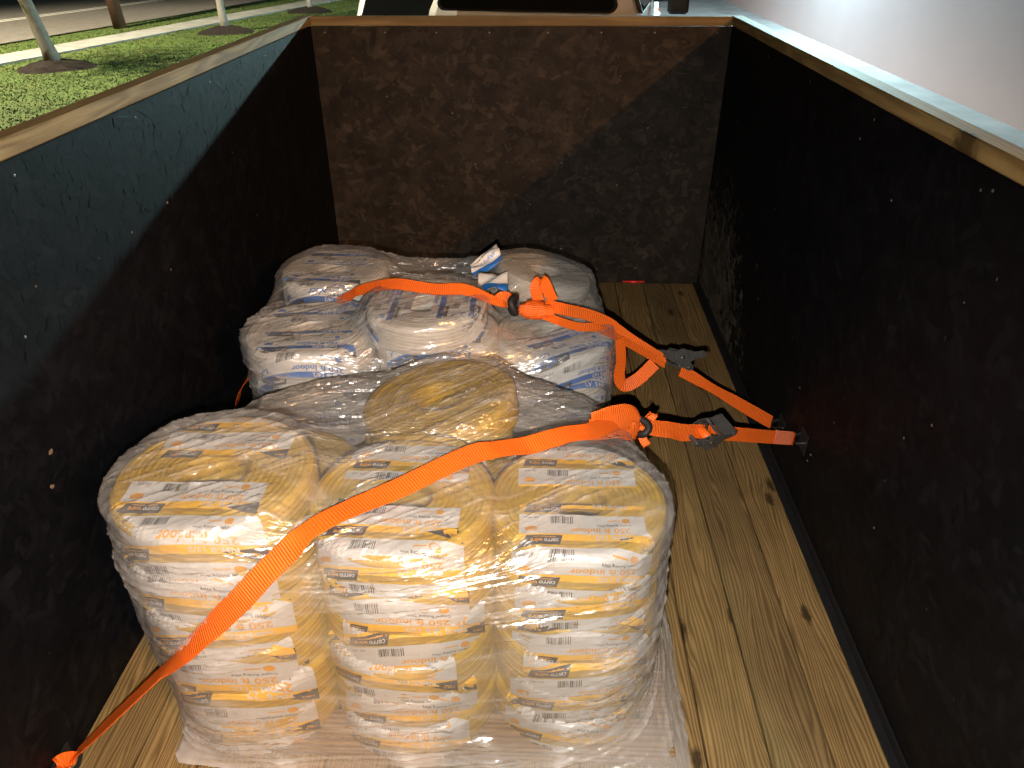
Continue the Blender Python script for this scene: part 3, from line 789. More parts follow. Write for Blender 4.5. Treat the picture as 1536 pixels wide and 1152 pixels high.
C1 += column('y', -.633, 1.142, .700, 6, .193, 'front left column', GY, rz0=.03)
C1 += column('y', -.264, 1.140, .655, 6, .186, 'front middle column', GY, rz0=-.02)
C1 += column('y', .085, 1.165, .632, 6, .178, 'front right column', GY, rz0=.0)
C1 += column('y', -.650, 1.53, .40, 4, .180, 'back left column of the near pallet', GY, far=False)
C1 += column('y', -.245, 1.535, .545, 5, .186, 'back middle column of the near pallet', GY, far=False)
C1 += column('y', .115, 1.54, .38, 4, .176, 'back right column of the near pallet', GY, far=False)
C1.append(coil('y', -.225, 1.50, .567, .186, .085, .4, 'yellow cable coil lying tilted on the back middle column under film', GY, 1, None, None, tilt=(R(-5), R(-7))))
C2 = []
C2 += column('b', -.675, 1.945, .600, 5, .186, 'front left column of the far pallet', GW, far=True, rz0=.1)
C2 += column('b', -.300, 1.985, .585, 5, .186, 'front middle column of the far pallet', GW, far=False)
C2 += column('b', .045, 2.035, .552, 5, .180, 'front right column of the far pallet', GW, far=False, rz0=.55)
C2 += column('b', -.690, 2.330, .625, 5, .180, 'back left column of the far pallet', GW, rz0=-.05)
C2 += column('b', -.310, 2.370, .52, 4, .180, 'back middle column of the far pallet', GW, far=True)
C2 += column('b', .035, 2.41, .475, 4, .175, 'back right column of the far pallet', GW, far=False)
C2.append(coil('b', -.328, 1.965, .590, .178, .088, R(90), 'white cable coil lying on top with two blue printed bands', GW, 2, 0, 1, tilt=(R(-2), R(1))))
C2.append(coil('b', .005, 2.43, .500, .166, .085, 1.0, 'white cable coil tipped up at the far right corner of the load', GW, 1, None, None, tilt=(R(8), R(9))))

# ------------------------------------------------------------------ stretch film: a membrane relaxed over the coils
def rounded_rect(x0, x1, y0, y1, r, n):
    pts = []
    for cx, cy, a0 in ((x1-r, y0+r, -90), (x1-r, y1-r, 0), (x0+r, y1-r, 90), (x0+r, y0+r, 180)):
        for k in range(16): a = R(a0+90*k/15); pts.append((cx+r*math.cos(a), cy+r*math.sin(a)))
    return resample(np.array(pts), n)
def resample(P, n, start=None):
    Q = np.vstack([P, P[:1]]); d = np.linalg.norm(np.diff(Q, axis=0), axis=1); s = np.concatenate([[0], np.cumsum(d)])
    t = np.linspace(0, s[-1], n, endpoint=False)
    return np.stack([np.interp(t, s, Q[:, 0]), np.interp(t, s, Q[:, 1])], 1)
def hull(P):
    P = sorted(map(tuple, P))
    def half(pts):
        h = []
        for p in pts:
            while len(h) >= 2 and (h[-1][0]-h[-2][0])*(p[1]-h[-2][1])-(h[-1][1]-h[-2][1])*(p[0]-h[-2][0]) <= 0: h.pop()
            h.append(p)
        return h
    a = half(P); b = half(P[::-1]); return np.array(a[:-1]+b[:-1])
def align(P, c, n):
    a = np.arctan2(P[:, 1]-c[1], P[:, 0]-c[0]); k = np.argmin(np.abs(a+np.pi/2)); return np.roll(P, -k, 0)
def push(V, prims, eps):
    for c, M, Rr, h in prims:
        re = .017
        L = (V-c.astype(V.dtype)) @ M.astype(V.dtype)
        rho = np.hypot(L[:, 0], L[:, 1])
        near = (rho < Rr+eps) & (np.abs(L[:, 2]) < h/2+eps)
        if not near.any(): continue
        l = L[near]; rh = rho[near]+1e-9
        qx = rh-(Rr-re); qz = np.abs(l[:, 2])-(h/2-re)
        mx = np.maximum(qx, 0); mz = np.maximum(qz, 0)
        ln = np.hypot(mx, mz); sd = np.minimum(np.maximum(qx, qz), 0)+ln-re
        hit = sd < eps
        gx = np.where(ln > 1e-6, mx/(ln+1e-9), (qx > qz)*1.0); gz = np.where(ln > 1e-6, mz/(ln+1e-9), (qx <= qz)*1.0)*np.sign(l[:, 2])
        d = np.where(hit, eps-sd, 0)
        l2 = l.copy(); l2[:, 0] += d*gx*l[:, 0]/rh; l2[:, 1] += d*gx*l[:, 1]/rh; l2[:, 2] += d*gz
        V[near] = l2 @ M.T.astype(V.dtype) + c.astype(V.dtype)
    return V
def relax(G, G0, pole, prims, iters, eps, sink=0.0, ms=0):
    n = G.shape[1]; rw = np.arange(G.shape[0])/G.shape[0]; a_ = np.where(rw > .55, .25, .37)[:, None, None].astype(np.float32); sk = (sink*np.clip((rw-.50)/.08, 0, 1))[:, None].astype(np.float32)
    for it in range(iters):
        nxt = np.concatenate([G[1:], np.broadcast_to(pole, (1, n, 3))], 0); prv = np.concatenate([G[:1], G[:-1]], 0)
        lap = a_*(np.roll(G, 1, 1)+np.roll(G, -1, 1))+(.5-a_)*(nxt+prv)
        G = .1*G+.9*lap; G[..., 2] -= sk; G[0] = G0
        G = push(G.reshape(-1, 3), prims, eps).reshape(G.shape); G[0] = G0
        pole = push((G[-1].mean(0)-np.array([0, 0, sink], np.float32))[None].copy(), prims, eps)[0]
    return G, pole
def up_grid(G, pole, fr, fn):
    r0, n, _ = G.shape
    E = np.concatenate([G, np.broadcast_to(pole, (1, n, 3))], 0)
    ti = np.linspace(0, r0, r0*fr+1)[:-1]; i = ti.astype(int); f = (ti-i)[:, None, None].astype(np.float32)
    E = E[i]*(1-f)+E[i+1]*f
    tj = np.arange(n*fn)/fn; j = tj.astype(int); f = (tj-j)[None, :, None].astype(np.float32)
    return (E[:, j]*(1-f)+E[:, (j+1) % n]*f).astype(np.float32)
def film(prims, rect, ztop, n=150, ms=44, mt=30, iters=260, sink=.0007):
    pts = []
    for c, M, Rr, h in prims:
        a = np.linspace(0, 2*np.pi, 48); pts += list(zip(c[0]+(Rr+.012)*np.cos(a), c[1]+(Rr+.012)*np.sin(a)))
    hl = resample(hull(pts), n); ctr = hl.mean(0)
    hl = align(hl, ctr, n); rr = align(rounded_rect(*rect, .03, n), ctr, n)
    rows = []
    for j in range(ms+1):
        k = j/ms; z = .022+(ztop-.022)*k; q = max(0, 1-k*3.2)**1.3
        rows.append(np.column_stack([hl*(1-q)+rr*q, np.full(n, z)]))
    for j in range(1, mt):
        k = j/mt; rows.append(np.column_stack([hl+(ctr-hl)*k, np.full(n, ztop)]))
    G = np.array(rows, np.float32); pole = np.array([ctr[0], ctr[1], ztop], np.float32)
    G, pole = relax(G, G[0].copy(), pole, prims, iters, .0095, sink)
    G = up_grid(G, pole, 2, 2); G, pole = relax(G, G[0].copy(), pole, prims, 24, .0092, .00025)
    G = up_grid(G, pole, 3, 3); G, pole = relax(G, G[0].copy(), pole, prims, 3, .0090)
    return G, pole
def streaks(shape, cell, parts, seed):
    """filtered white noise: parts = (length, width, angle, weight); ridged so that creases are sharp"""
    r = np.random.RandomState(seed); H_, W_ = shape
    fy = np.fft.fftfreq(H_, cell[0])[:, None]; fx = np.fft.fftfreq(W_, cell[1])[None, :]
    out = np.zeros(shape, np.float32)
    for ln, wd, ang, wt in parts:
        a = R(ang); ca, sa = math.cos(a), math.sin(a)
        k1 = fx*ca+fy*sa; k2 = -fx*sa+fy*ca
        flt = np.exp(-2*(np.pi*ln/2.5*k1)**2-2*(np.pi*wd/2.5*k2)**2)
        f = np.fft.ifft2(np.fft.fft2(r.randn(*shape))*flt).real; f /= f.std()
        out += (wt*(np.exp(-np.abs(f)*1.5)*1.6+.35*f)).astype(np.float32)
    return out
def film_object(name, G, pole, mat, label, seed):
    rws, n, _ = G.shape
    dU = np.linalg.norm(np.roll(G, -1, 1)-np.roll(G, 1, 1), axis=2); 
    tu = np.roll(G, -1, 1)-np.roll(G, 1, 1); tv = np.concatenate([G[1:], G[-1:]], 0)-np.concatenate([G[:1], G[:-1]], 0)
    Nn = np.cross(tu, tv); Nn /= np.linalg.norm(Nn, axis=2, keepdims=True)+1e-12
    per = float(dU[rws//4].sum()/2); cu = per/n; cv = float(np.linalg.norm(np.diff(G[:rws//2], axis=0), axis=2).mean())
    SH = streaks((rws, n), (cv, cu), [(.55, .013, 7, .0014), (.30, .0045, 5, .00050), (.16, .006, -14, .00045), (.10, .007, 22, .0004), (.020, .006, 8, .00028)], seed)
    SH2 = streaks((rws, n), (cv, cu), [(.45, .05, 8, .0030), (.12, .03, -20, .0016)], seed+5)
    m_ = 900; x0, y0 = G[..., 0].min()-.02, G[..., 1].min()-.02; span = max(G[..., 0].max()-x0, G[..., 1].max()-y0)+.02; cl = span/m_
    T = streaks((m_, m_), (cl, cl), [(.50, .012, 34, .0011), (.34, .0045, 32, .00055), (.22, .006, 14, .00045), (.15, .007, 58, .00040), (.020, .006, 30, .00026)], seed+1)
    T2 = streaks((m_, m_), (cl, cl), [(.40, .05, 30, .0030), (.2, .04, -35, .0015)], seed+6)
    iy = np.clip(((G[..., 1]-y0)/cl).astype(int), 0, m_-1); ix = np.clip(((G[..., 0]-x0)/cl).astype(int), 0, m_-1)
    w = np.clip((np.abs(Nn[..., 2])-.45)/.4, 0, 1); w[:rws//4] = 0
    h = SH*(1-w)+T[iy, ix]*w; h2 = SH2*(1-w)+T2[iy, ix]*w
    # calmer and rougher patches
    pt_ = streaks((rws, n), (cv, cu), [(.16, .16, 0, 1.0)], seed+9); pt_ = np.clip((pt_-pt_.min())/(np.ptp(pt_)+1e-9)*1.6-.15, .25, 1.25)
    G = G+Nn*((h*pt_*2.5+h2*.25)[..., None]); G[0] -= 0
    V = np.vstack([G.reshape(-1, 3), pole[None]]).astype(np.float32)
    idx = np.arange(rws*n, dtype=np.int32).reshape(rws, n)
    A = idx[:-1]; B = np.roll(A, -1, 1); D = idx[1:]; C = np.roll(D, -1, 1)
    Q = np.stack([A, B, C, D], -1).reshape(-1, 4); last = idx[-1]; nq = len(Q)
    tri = np.stack([last, np.roll(last, -1), np.full(n, rws*n, np.int32)], 1)
    me = bpy.data.meshes.new(name); me.vertices.add(len(V)); me.vertices.foreach_set('co', V.ravel())
    me.loops.add(nq*4+n*3); me.loops.foreach_set('vertex_index', np.concatenate([Q.ravel(), tri.ravel()]))
    me.polygons.add(nq+n); st_ = np.concatenate([np.arange(nq)*4, nq*4+np.arange(n)*3]).astype(np.int32)
    me.polygons.foreach_set('loop_start', st_); me.polygons.foreach_set('use_smooth', np.ones(nq+n, bool))
    me.materials.append(mat)
    at = me.attributes.new('haze', 'FLOAT', 'POINT')
    hz = np.clip((h*pt_-np.median(h)*1.15)/(h.std()*3.2), 0, 1)**1.5+np.clip((.20-G[..., 2])/.18, 0, 1)*.60*(.4+.6*pt_)+(1-w)*.10*pt_; at.data.foreach_set('value', np.append(hz.ravel(), 0).astype(np.float32))
    at = me.attributes.new('patch', 'FLOAT', 'POINT'); at.data.foreach_set('value', np.append(np.clip((h2-h2.min())/np.ptp(h2), 0, 1).ravel(), 0).astype(np.float32))
    me.update(calc_edges=True); me.validate()
    o = put(bpy.data.objects.new(name, me)); tag(o, label, 'plastic wrap', 'stretch film round the two pallet loads'); return o
def film_mat(name, tint, milky):
    t = NT(name); t.n.remove(t.b)
    a1 = t.N('ShaderNodeAttribute', attribute_name='haze').outputs['Fac']; a2 = t.N('ShaderNodeAttribute', attribute_name='patch').outputs['Fac']
    gl = t.N('ShaderNodeBsdfGlossy'); gl.inputs['Roughness'].default_value = .22; gl.inputs['Color'].default_value = (1, 1, 1, 1)
    df = t.N('ShaderNodeBsdfDiffuse'); df.inputs['Color'].default_value = (*tint, 1)
    trn = t.N('ShaderNodeBsdfTransparent'); trn.inputs['Color'].default_value = (.97, .965, .955, 1)
    lw = t.N('ShaderNodeLayerWeight'); lw.inputs['Blend'].default_value = .30
    hz = t.math('ADD', t.math('MULTIPLY', a1, .40), t.math('ADD', milky, t.math('MULTIPLY', t.math('POWER', a2, 3.0), .20)), True)
    hz = t.math('ADD', hz, t.math('MULTIPLY', lw.outputs['Facing'], .12), True)
    m1 = t.N('ShaderNodeMixShader'); t.L(hz, m1.inputs[0]); t.L(trn.outputs[0], m1.inputs[1]); t.L(df.outputs[0], m1.inputs[2])
    gf = t.math('ADD', .115, t.math('MULTIPLY', lw.outputs['Facing'], .24), True)
    m2 = t.N('ShaderNodeMixShader'); t.L(gf, m2.inputs[0]); t.L(m1.outputs[0], m2.inputs[1]); t.L(gl.outputs[0], m2.inputs[2])
    t.L(m2.outputs[0], t.out.inputs['Surface']); return t.mat
from mathutils.bvhtree import BVHTree
M_film1 = film_mat('clear_stretch_film', (.82, .77, .72), .025)
M_film2 = film_mat('clear_stretch_film_far', (.80, .78, .76), .025)
G1, P1 = film(C1, (-.800, .352, .940, 1.745), .73, sink=.00032)
film_object('stretch_film', G1, P1, M_film1, 'clear plastic stretch film wrapped round the yellow coils in front', 1)
G2, P2 = film(C2, (-.905, .24, 1.79, 2.63), .72, n=130, ms=38, mt=28, iters=230)
film_object('stretch_film', G2, P2, M_film2, 'clear plastic stretch film wrapped round the white coils behind', 2)
def bvh_of(G):
    g = G[::3, ::3]; r0, n, _ = g.shape; idx = np.arange(r0*n).reshape(r0, n)
    A = idx[:-1]; B = np.roll(A, -1, 1); D = idx[1:]; C = np.roll(D, -1, 1)
    return BVHTree.FromPolygons(g.reshape(-1, 3).tolist(), np.stack([A, B, C, D], -1).reshape(-1, 4).tolist())
B1, B2 = bvh_of(G1), bvh_of(G2)

# ------------------------------------------------------------------ orange straps
def strap_mat():
    t = NT('orange_webbing'); uv = t.coord('UV'); sp = t.N('ShaderNodeSeparateXYZ'); t.L(uv, sp.inputs[0])
    w = t.math('SINE', t.math('MULTIPLY', sp.outputs[0], 2*math.pi/.0062))
    n = t.noise(uv, 130, 3)
    c = t.mix(t.math('MULTIPLY', t.math('ADD', w, 1.0), .22), (.88, .150, .012), (.60, .080, .007))
    c = t.mix(t.math('MULTIPLY', t.ramp(t.noise(uv, 14, 3), [(.5, (0,)*3), (.8, (1,)*3)]), .3), c, (.55, .09, .02))
    t.set(Base_Color=c, Roughness=.5, Specular=.35)
    t.bump(t.math('ADD', w, t.math('MULTIPLY', n, .8)), .6, .0012); return t.mat
M_strap = strap_mat()
def catmull(P, per):
    P = [np.array(p, float) for p in P]; out = []
    Q = [2*P[0]-P[1]]+P+[2*P[-1]-P[-2]]
    for i in range(1, len(Q)-2):
        for k in range(per):
            s = k/per; a, b, c, d = Q[i-1:i+3]
            out.append(.5*((2*b)+(-a+c)*s+(2*a-5*b+4*c-d)*s*s+(-a+3*b-3*c+d)*s**3))
    out.append(P[-1]); return out
def ribbon(mb, ctrl, width=.042, per=8, thick=.0022, curl=0.0):
    """ctrl: list of (pos, across-direction[, width factor])"""
    pos = catmull([c[0] for c in ctrl], per); ac = catmull([c[1] for c in ctrl], per)
    wf = catmull([[c[2] if len(c) > 2 else 1.0] for c in ctrl], per)
    n = len(pos); L = 0; vs = []; uv = []; nw = 6
    for i in range(n):
        t = pos[min(i+1, n-1)]-pos[max(i-1, 0)]; t = t/(np.linalg.norm(t)+1e-9)
        a = ac[i]-t*np.dot(ac[i], t); a = a/(np.linalg.norm(a)+1e-9); nn = np.cross(t, a)
        if i: L += np.linalg.norm(pos[i]-pos[i-1])
        w = width*float(wf[i][0])
        for side in (1, -1):
            for k in range(nw+1):
                q = k/nw-.5
                vs.append(pos[i]+a*q*w+nn*(side*thick/2+curl*(4*q*q-1)*w)); uv.append((L+.001, q*w+.5))
    fs = []; m_ = 2*(nw+1)
    for i in range(n-1):
        for k in range(nw):
            a = i*m_+k; fs.append((a, a+1, a+1+m_, a+m_)); b = i*m_+nw+1+k; fs.append((b+1, b, b+m_, b+1+m_))
        a = i*m_; b = i*m_+nw+1; fs.append((b, a, a+m_, b+m_)); fs.append((a+nw, b+nw, b+nw+m_, a+nw+m_))
    a = 0; fs.append(tuple(range(nw+1))+tuple(range(2*nw+1, nw, -1)))
    e = (n-1)*m_; fs.append(tuple(e+i for i in range(nw, -1, -1))+tuple(e+i for i in range(nw+1, 2*nw+2)))
    mb.add(vs, fs, 0, uv); return mb
def on_film(pts, bvh, eps=.006):
    out = []
    for p in pts:
        p = Vector(p)
        co, nn, _, _ = bvh.find_nearest(p)
        d = (p-co).dot(nn)
        if d < eps: p = co+nn*eps
        out.append(tuple(p))
    return out
def drop(x, y, bvh, up):
    h = bvh.ray_cast(Vector((x, y, 1.5)), Vector((0, 0, -1))); return Vector((x, y, h[0].z+up))
def dense(pts, n): return [tuple(p) for p in catmull(pts, n)]

def ratchet(parent, origin, direction, normal, flip=1, size=1.0):
    """ratchet buckle: local x along the strap, z off the strap"""
    x = Vector(direction).normalized(); z = Vector(normal); z = (z-x*z.dot(x)).normalized(); y = z.cross(x)
    M = Matrix((x*size, y*size, z*size)).transposed().to_4x4(); M.translation = Vector(origin)
    def T(pts): return [M @ Vector(p) for p in pts]
    rt_ = empty('ratchet_buckle'); bpy.data.objects.remove(rt_)
    parts = []
    # frame: two cheek plates and a cross bar
    b = MB()
    for s in (-1, 1):
        ol = [(-.062, -.010), (.045, -.010), (.060, -.002), (.060, .012), (.036, .022), (.018, .040), (-.014, .043), (-.034, .026), (-.062, .016)]
        b.prism(ol, (s*.027-.0012, s*.027+.0012), M)
    b.tube(T([(-.048, -.030, .002), (-.048, .030, .002)]), .005*size, 10); b.tube(T([(.046, -.030, .003), (.046, .030, .003)]), .004*size, 10)
    b.box(-.052, .012, -.026, .026, -.006, -.0035, M=M)
    parts.append(b.build('ratchet_frame', M_chrome_black, parent))
    # toothed wheels on the spool
    b = MB()
    for s in (-1, 1):
        ol = []
        for k in range(26):
            a = 2*math.pi*k/26; rr = .0275 if k % 2 else .0235; ol.append((rr*math.cos(a), .018+rr*math.sin(a)))
        b.prism(ol, (s*.0315-.002, s*.0315+.002), M)
    b.tube(T([(0, -.036, .018), (0, .036, .018)]), .0065*size, 12)
    b.build('ratchet_wheel', M_steel_worn, parent)
    b = MB(); b.tube(T([(0, -.0235, .018), (0, -.0215, .018), (0, .0215, .018), (0, .0235, .018)]), [.012*size, .0155*size, .0155*size, .012*size], 18)
    b.build('wound_webbing', M_strap, parent, smooth=True)
    # handle: two arms, grip and release bar, folded over towards +x
    b = MB(); th = R(34)*flip
    def hp(l, yv, o): return (math.cos(th)*l-math.sin(th)*o, yv, .018+math.sin(abs(th))*l+math.cos(th)*o)
    for s in (-1, 1):
        ol = [(-.031, 0), (-.023, .022), (0, .031), (.024, .023), (.050, .013), (.084, .013), (.093, .006), (.093, -.006), (.084, -.012), (.048, -.011), (.022, -.023), (0, -.031), (-.023, -.022)]
        c_, s_ = math.cos(th), math.sin(abs(th))
        b.prism([(c_*u-s_*v, .018+s_*u+c_*v) for u, v in ol], (s*.037-.0012, s*.037+.0012), M)
    b.tube(T([hp(.080, -.040, 0), hp(.080, .040, 0)]), .0075*size, 12)
    b.tube(T([hp(.040, -.036, 0), hp(.040, .036, 0)]), .0045*size, 10)
    b.prism([(math.cos(th)*u-math.sin(abs(th))*v, .018+math.sin(abs(th))*u+math.cos(th)*v) for u, v in ((.046, .004), (.090, .004), (.090, .008), (.046, .008))], (-.036, .036), M)
    b.build('ratchet_handle', M_chrome_black, parent)
    b = MB()
    for s in (-1, 1):
        b.tube(T([(0, s*.0385, .018), (0, s*.0420, .018), (0, s*.0428, .018)]), [.007*size, .007*size, .004*size], 12)
        b.tube(T([(.046, s*.030, .003), (.046, s*.034, .003)]), .0055*size, 10)
    b.build('pivot_bolt', M_steel_worn, parent)

# --- strap over the yellow coils
st = empty('ratchet_strap', (0, 0, 0)); tag(st, 'orange ratchet strap pulled across the yellow coils in front', 'strap', 'orange straps tying down the loads')
A1 = Vector((.798, 1.895, .258)); E1 = Vector(on_film([(.150, 1.425, .600)], B1, .014)[0]); d1 = (A1-E1)
path = [(E1.x+.02, E1.y+.012, E1.z-.012), (.112, 1.36, .632), (.02, 1.31, .650), (-.07, 1.262, .672), (-.141, 1.215, .685), (-.259, 1.106, .69), (-.383, .988, .702), (-.455, .948, .648), (-.623, .930, .471), (-.741, .930, .344), (-.870, .931, .203), (-1.005, .932, .055)]
path = on_film(dense(path, 5), B1, .0185)
b = MB(); cpts = []
for i, p in enumerate(path):
    co, nn, _, _ = B1.find_nearest(Vector(p)); q = min(1, max(0, ((Vector(p)-co).length-.01)/.08))
    k = min(1, i/max(1, len(path)-1))
    pn = Vector(path[min(i+1, len(path)-1)])-Vector(path[max(i-1, 0)])
    ac = pn.cross(nn).normalized(); tw = Vector((.55, -.30+.0*k, .55)).normalized(); q = max(q, min(1, max(0, (k-.55)/.25)))
    if ac.dot(tw) < 0: ac = -ac
    vw = (Vector(p)-Vector((0, 0, CAMZ))).normalized(); fc = pn.cross(vw).normalized(); fc = -fc if fc.dot(ac) < 0 else fc
    if k < .62: ac = (ac*.5+fc*.5).normalized()
    cpts.append((p, tuple(ac.lerp(tw.lerp(Vector((.45, -.75, .5)), max(0, (k-.6)/.4)), q)), 1.0 if i < len(path)-3 else .85))
ribbon(b, cpts, .046, 3); b.build('webbing', M_strap, st)
# bundle next to the load, then two webbing lengths to the ratchet and anchor
def along(t_): return E1+d1*t_
b = MB()
ribbon(b, [(tuple(along(.0)+Vector((-.03, -.02, .012))), (.2, .4, 1)), (tuple(along(.04)+Vector((0, 0, .022))), (.2, .5, 1)), (tuple(along(.10)+Vector((0, 0, .024))), (.3, .6, .9)), (tuple(along(.145)+Vector((0, 0, .006))), (.4, .7, .8), .5)], .058, 6, curl=.05)
ribbon(b, [(tuple(along(.0)+Vector((-.03, -.02, -.004))), (.2, .7, .4)), (tuple(along(.05)+Vector((0, -.01, .0))), (.2, .7, .5)), (tuple(along(.11)+Vector((0, -.014, -.004))), (.3, .7, .4)), (tuple(along(.145)+Vector((0, -.004, .0))), (.4, .7, .8), .5)], .052, 6, curl=.06)
ribbon(b, [(tuple(along(.145)), (.3, .3, 1), .5), (tuple(along(.175)+Vector((.0, .012, .022))), (.5, .3, .7), .6), (tuple(along(.200)+Vector((.004, .018, .030))), (.6, -.4, -.3), .6), (tuple(along(.185)+Vector((0, .008, .012))), (.5, -.4, -.6), .6)], .036, 6)
ribbon(b, [(tuple(along(.145)), (.3, .3, 1), .5), (tuple(along(.160)+Vector((.0, -.02, -.022))), (.5, .3, .7), .6), (tuple(along(.172)+Vector((.004, -.028, -.036))), (.7, .1, .3), .6)], .034, 6)
b.build('bunched_webbing', M_strap, st, smooth=True)
b = MB(); c_ = along(.150); t_ = d1.normalized(); n1 = t_.cross(Vector((0, 0, 1))).normalized(); n2 = n1.cross(t_)
b.tube([c_+(n1*math.cos(a)*.024+n2*math.sin(a)*.017)+t_*.004*math.sin(2*a) for a in np.linspace(0, 2*math.pi, 25)], .0095, 10, caps=False); b.build('rubber_keeper', M_black_plastic, st, smooth=True)
b = MB()
ribbon(b, [(tuple(along(.150)), (.1, .3, 1), .6), (tuple(along(.20)), (.1, .35, 1), .9), (tuple(along(.28)+Vector((0, 0, -.004))), (.3, .8, .5), .9), (tuple(along(.36)+Vector((0, 0, -.010))), (.2, .4, .9), .95), (tuple(along(.45)+Vector((0, 0, .004))), (.2, .5, .9))], .044, 8)
ribbon(b, [(tuple(along(.150)), (.1, .5, .8), .5), (tuple(along(.24)+Vector((0, 0, .012))), (.1, .3, 1), .5), (tuple(along(.34)+Vector((0, 0, .006))), (.3, .6, .6), .6), (tuple(along(.44)+Vector((0, 0, .002))), (.2, .5, .9))], .036, 8)
ribbon(b, [(tuple(along(.47)), (.25, .55, .8)), (tuple(along(.6)), (.25, .5, .85)), (tuple(along(.8)), (.25, .5, .85)), (tuple(along(.985)), (.25, .5, .85))], .040, 8)
b.build('webbing', M_strap, st)
b = MB(); ribbon(b, [(tuple(along(.86)+Vector((-.002, -.0015, .003))), (.25, .5, .85)), (tuple(along(.97)+Vector((-.002, -.0015, .003))), (.25, .5, .85))], .041, 8, .004); b.build('sewn_patch', simple('stitched_patch', (.78, .20, .10), .6, 0, .3, .25, 90, .4), st)
ratchet(st, along(.44)+Vector((-.004, -.014, -.012)), d1, (.1, -.25, .95), 1, .86)
b = MB()   # loop and hook at the left wall
ribbon(b, [((-1.000, .930, .050), (.5, .3, .5)), ((-1.020, .915, .060), (.3, .5, .3)), ((-1.030, .895, .050), (.2, .7, .2)), ((-1.022, .885, .030), (.2, .7, .3)), ((-.995, .900, .035), (.3, .6, .4))], .038, 6); b.build('end_loop', M_strap, st)

# --- strap over the white coils
st = empty('ratchet_strap', (0, 0, 0)); tag(st, 'orange ratchet strap knotted on top of the white coils behind', 'strap', 'orange straps tying down the loads')
A2 = Vector((.800, 2.098, .172)); E2 = Vector((.205, 2.033, .565)); d2 = A2-E2
top = [(-.64, 2.12, .590), (-.585, 2.095, .628)]+on_film([(-.546, 2.078, .655), (-.43, 2.03, .69), (-.308, 1.986, .695), (-.21, 1.975, .69), (-.123, 1.983, .668), (-.088, 2.005, .652)], B2, .016)
b = MB()
ribbon(b, [(p, (.05, .72, .62), 1 if i < 6 else .75) for i, p in enumerate(top)], .035, 8); b.build('webbing', M_strap, st)
b = MB(); ribbon(b, [((-1.034, 2.12, .20), (.3, .6, .6)), ((-.985, 2.06, .29), (.4, .5, .7)), ((-.93, 2.02, .37), (.4, .5, .7)), ((-.865, 2.0, .44), (.4, .5, .7))], .040, 6); b.build('webbing', M_strap, st)
b = MB(); kc = Vector((-.074, 1.992, .652))
b.tube([kc+Vector((0.007*math.sin(a*2), math.cos(a)*.021, math.sin(a)*.024)) for a in np.linspace(0, 2*math.pi, 25)], .0105, 10, caps=False); b.build('rubber_keeper', M_black_plastic, st, smooth=True)
b = MB()
K = Vector((-.012, 2.000, .636))
ribbon(b, [((-.130, 1.985, .668), (0, .9, .4), .6), ((-.108, 1.992, .672), (0, .3, 1), 1.1), ((-.090, 2.0, .664), (0, .2, 1), 1.1), ((-.075, 2.01, .654), (0, .3, 1), .5)], .040, 6, curl=.12); b.build('folded_webbing', M_strap, st, smooth=True); b = MB()
for i in range(5):   # knot: wraps round the strap
    a0 = i*1.1; cx = K+Vector((-.030+.017*i, 0, -.001*i)); rr = (.020, .030, .032, .028, .020)[i]
    ribbon(b, [(tuple(cx+Vector((.008*math.sin(a+a0), math.cos(a)*rr, math.sin(a)*rr*.85))), (1, .25*math.sin(a+a0), .2*math.cos(a))) for a in np.linspace(a0, a0+2*math.pi, 10)], .026, 4)
ribbon(b, [(tuple(K+Vector((.01, .02, .02))), (.8, .5, 0)), (tuple(K+Vector((.004, .05, .050))), (.9, .3, .1)), (tuple(K+Vector((.022, .062, .066))), (.9, .4, .1)), (tuple(K+Vector((.040, .045, .040))), (.8, .5, .2)), (tuple(K+Vector((.055, .030, .014))), (.6, .6, .2))], .036, 6)
b.build('knot', M_strap, st, smooth=False)
b = MB()
p1 = on_film([(.02, 2.02, .640), (.085, 2.035, .618), (.15, 2.05, .596), (.215, 2.055, .562)], B2, .006)
p2 = on_film([(.0, 1.985, .632), (.06, 1.985, .606), (.12, 1.98, .590), (.18, 2.0, .575)], B2, .006)
def al2(t_): return E2+d2*t_
ribbon(b, [(p, (.1, .7, .6)) for p in p1]+[(tuple(al2(.12)+Vector((0, .008, .004))), (.1, .6, .8), .9), (tuple(al2(.33)), (.1, .6, .8), .9)], .038, 8)
ribbon(b, [(p, (.1, .7, .5), .8) for p in p2]+[(tuple(al2(.12)+Vector((0, -.014, -.006))), (.1, .8, .5), .8), (tuple(al2(.33)+Vector((0, -.006, -.008))), (.1, .7, .7), .8)], .034, 8)
# slack loop that hangs between the load and the ratchet
ribbon(b, [((.246, 1.998, .545), (.7, .6, .2), .9), ((.254, 1.985, .48), (.75, .6, .1)), ((.252, 1.978, .42), (.8, .5, .2)), ((.272, 1.982, .388), (.3, .7, .7)), ((.315, 2.005, .398), (.1, .6, .8)), ((.365, 2.03, .440), (.1, .6, .8))], .040, 8)
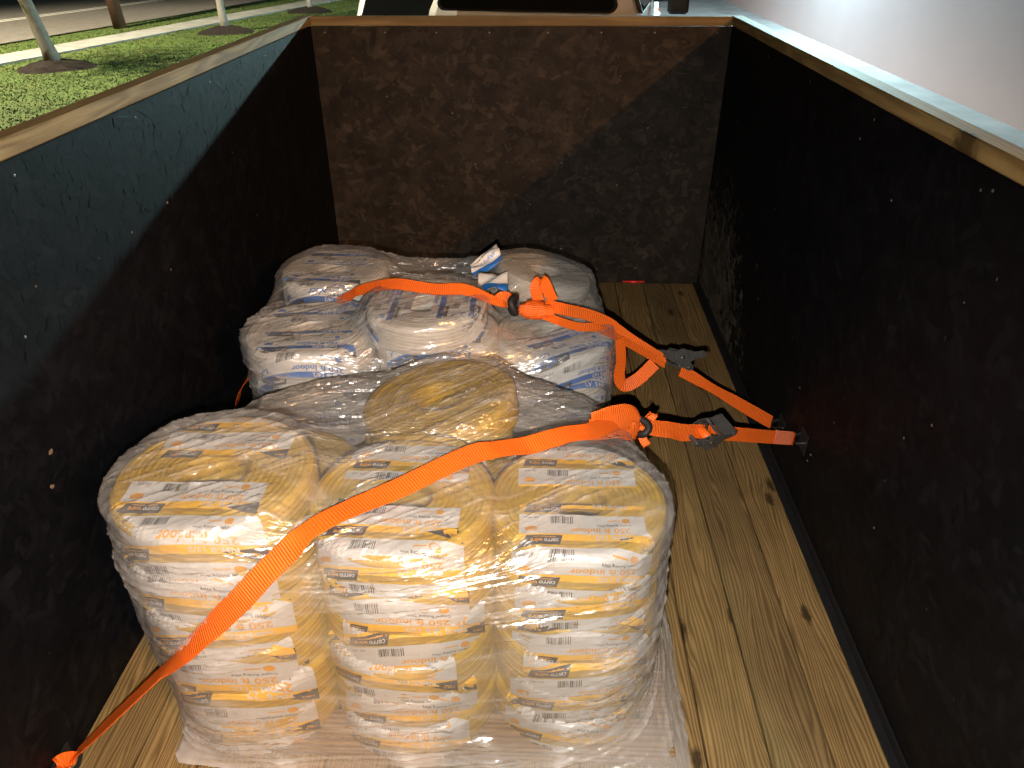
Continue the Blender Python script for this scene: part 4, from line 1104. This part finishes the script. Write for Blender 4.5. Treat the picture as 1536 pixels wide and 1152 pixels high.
# ratchet to anchor, with one half twist
ribbon(b, [(tuple(al2(.42)), (.1, .6, .8)), (tuple(al2(.52)), (.2, .7, .7), .9), (tuple(al2(.62)), (.45, .75, .45), .75), (tuple(al2(.74)), (.45, .75, .5), .95), (tuple(al2(.86)), (.4, .75, .55), 1.05), (tuple(al2(.98)), (.4, .75, .55), 1.1)], .042, 8)
b.build('webbing', M_strap, st)
ratchet(st, al2(.385)+Vector((0, .01, .012)), d2, (.35, .55, .75), 1, .92)

# crumpled printed wrappers poking out on top of the far load
def wrapper(label, corners, seed):
    r = random.Random(seed); b = MB(); nx, ny = 16, 9
    c0, c1, c2, c3 = [Vector(c) for c in corners]
    nrm = (c1-c0).cross(c3-c0).normalized()
    def pt(u, v): 
        p = (c0*(1-u)+c1*u)*(1-v)+(c3*(1-u)+c2*u)*v
        return p+nrm*(.010*math.sin(5*u+seed+3*v)+.006*math.sin(11*v+7*u+seed))
    t = empty('torn_wrapper', tuple(c0)); tag(t, label, 'wrapper', 'torn printed wrappers on the far load')
    o0 = Vector(c0)
    vs = [pt(i/nx, j/ny)-o0 for j in range(ny+1) for i in range(nx+1)]
    fs = [(j*(nx+1)+i, j*(nx+1)+i+1, (j+1)*(nx+1)+i+1, (j+1)*(nx+1)+i) for j in range(ny) for i in range(nx)]
    ms = [1 if j < 3 else 0 for j in range(ny) for i in range(nx)]
    for f, m_ in zip(fs, ms): b.f.append(f); b.m.append(m_)
    b.v = [tuple(v) for v in vs]; b.uv = [(0, 0)]*len(vs)
    me = b.mesh('sheet', PRINT_B, smooth=True, fix=False); o = put(bpy.data.objects.new('sheet', me), t)
    sd = o.modifiers.new('thickness', 'SOLIDIFY'); sd.thickness = .0006
    tb = MB()
    for txt, u0, v0, sz, mt in (('250 ft Indoor', .06, .52, .30, 2), ('Copper Building Wire', .10, .83, .12, 3)):
        v2, f2 = text2d(txt, sz, .004, width=.8)
        tb.add([pt(u0+x, v0+y)-o0+nrm*.0012 for x, y in v2], f2, mt)
    tb.build('print', PRINT_B, t, fix=False)
wrapper('white and blue torn wrapper sticking up behind the strap knot', [(-.225, 2.33, .585), (-.125, 2.40, .625), (-.150, 2.47, .655), (-.235, 2.38, .622)], 1)
wrapper('white and blue torn wrapper lying flat beside the strap knot', [(-.095, 2.120, .640), (-.190, 2.115, .640), (-.195, 2.235, .652), (-.100, 2.225, .655)], 2)
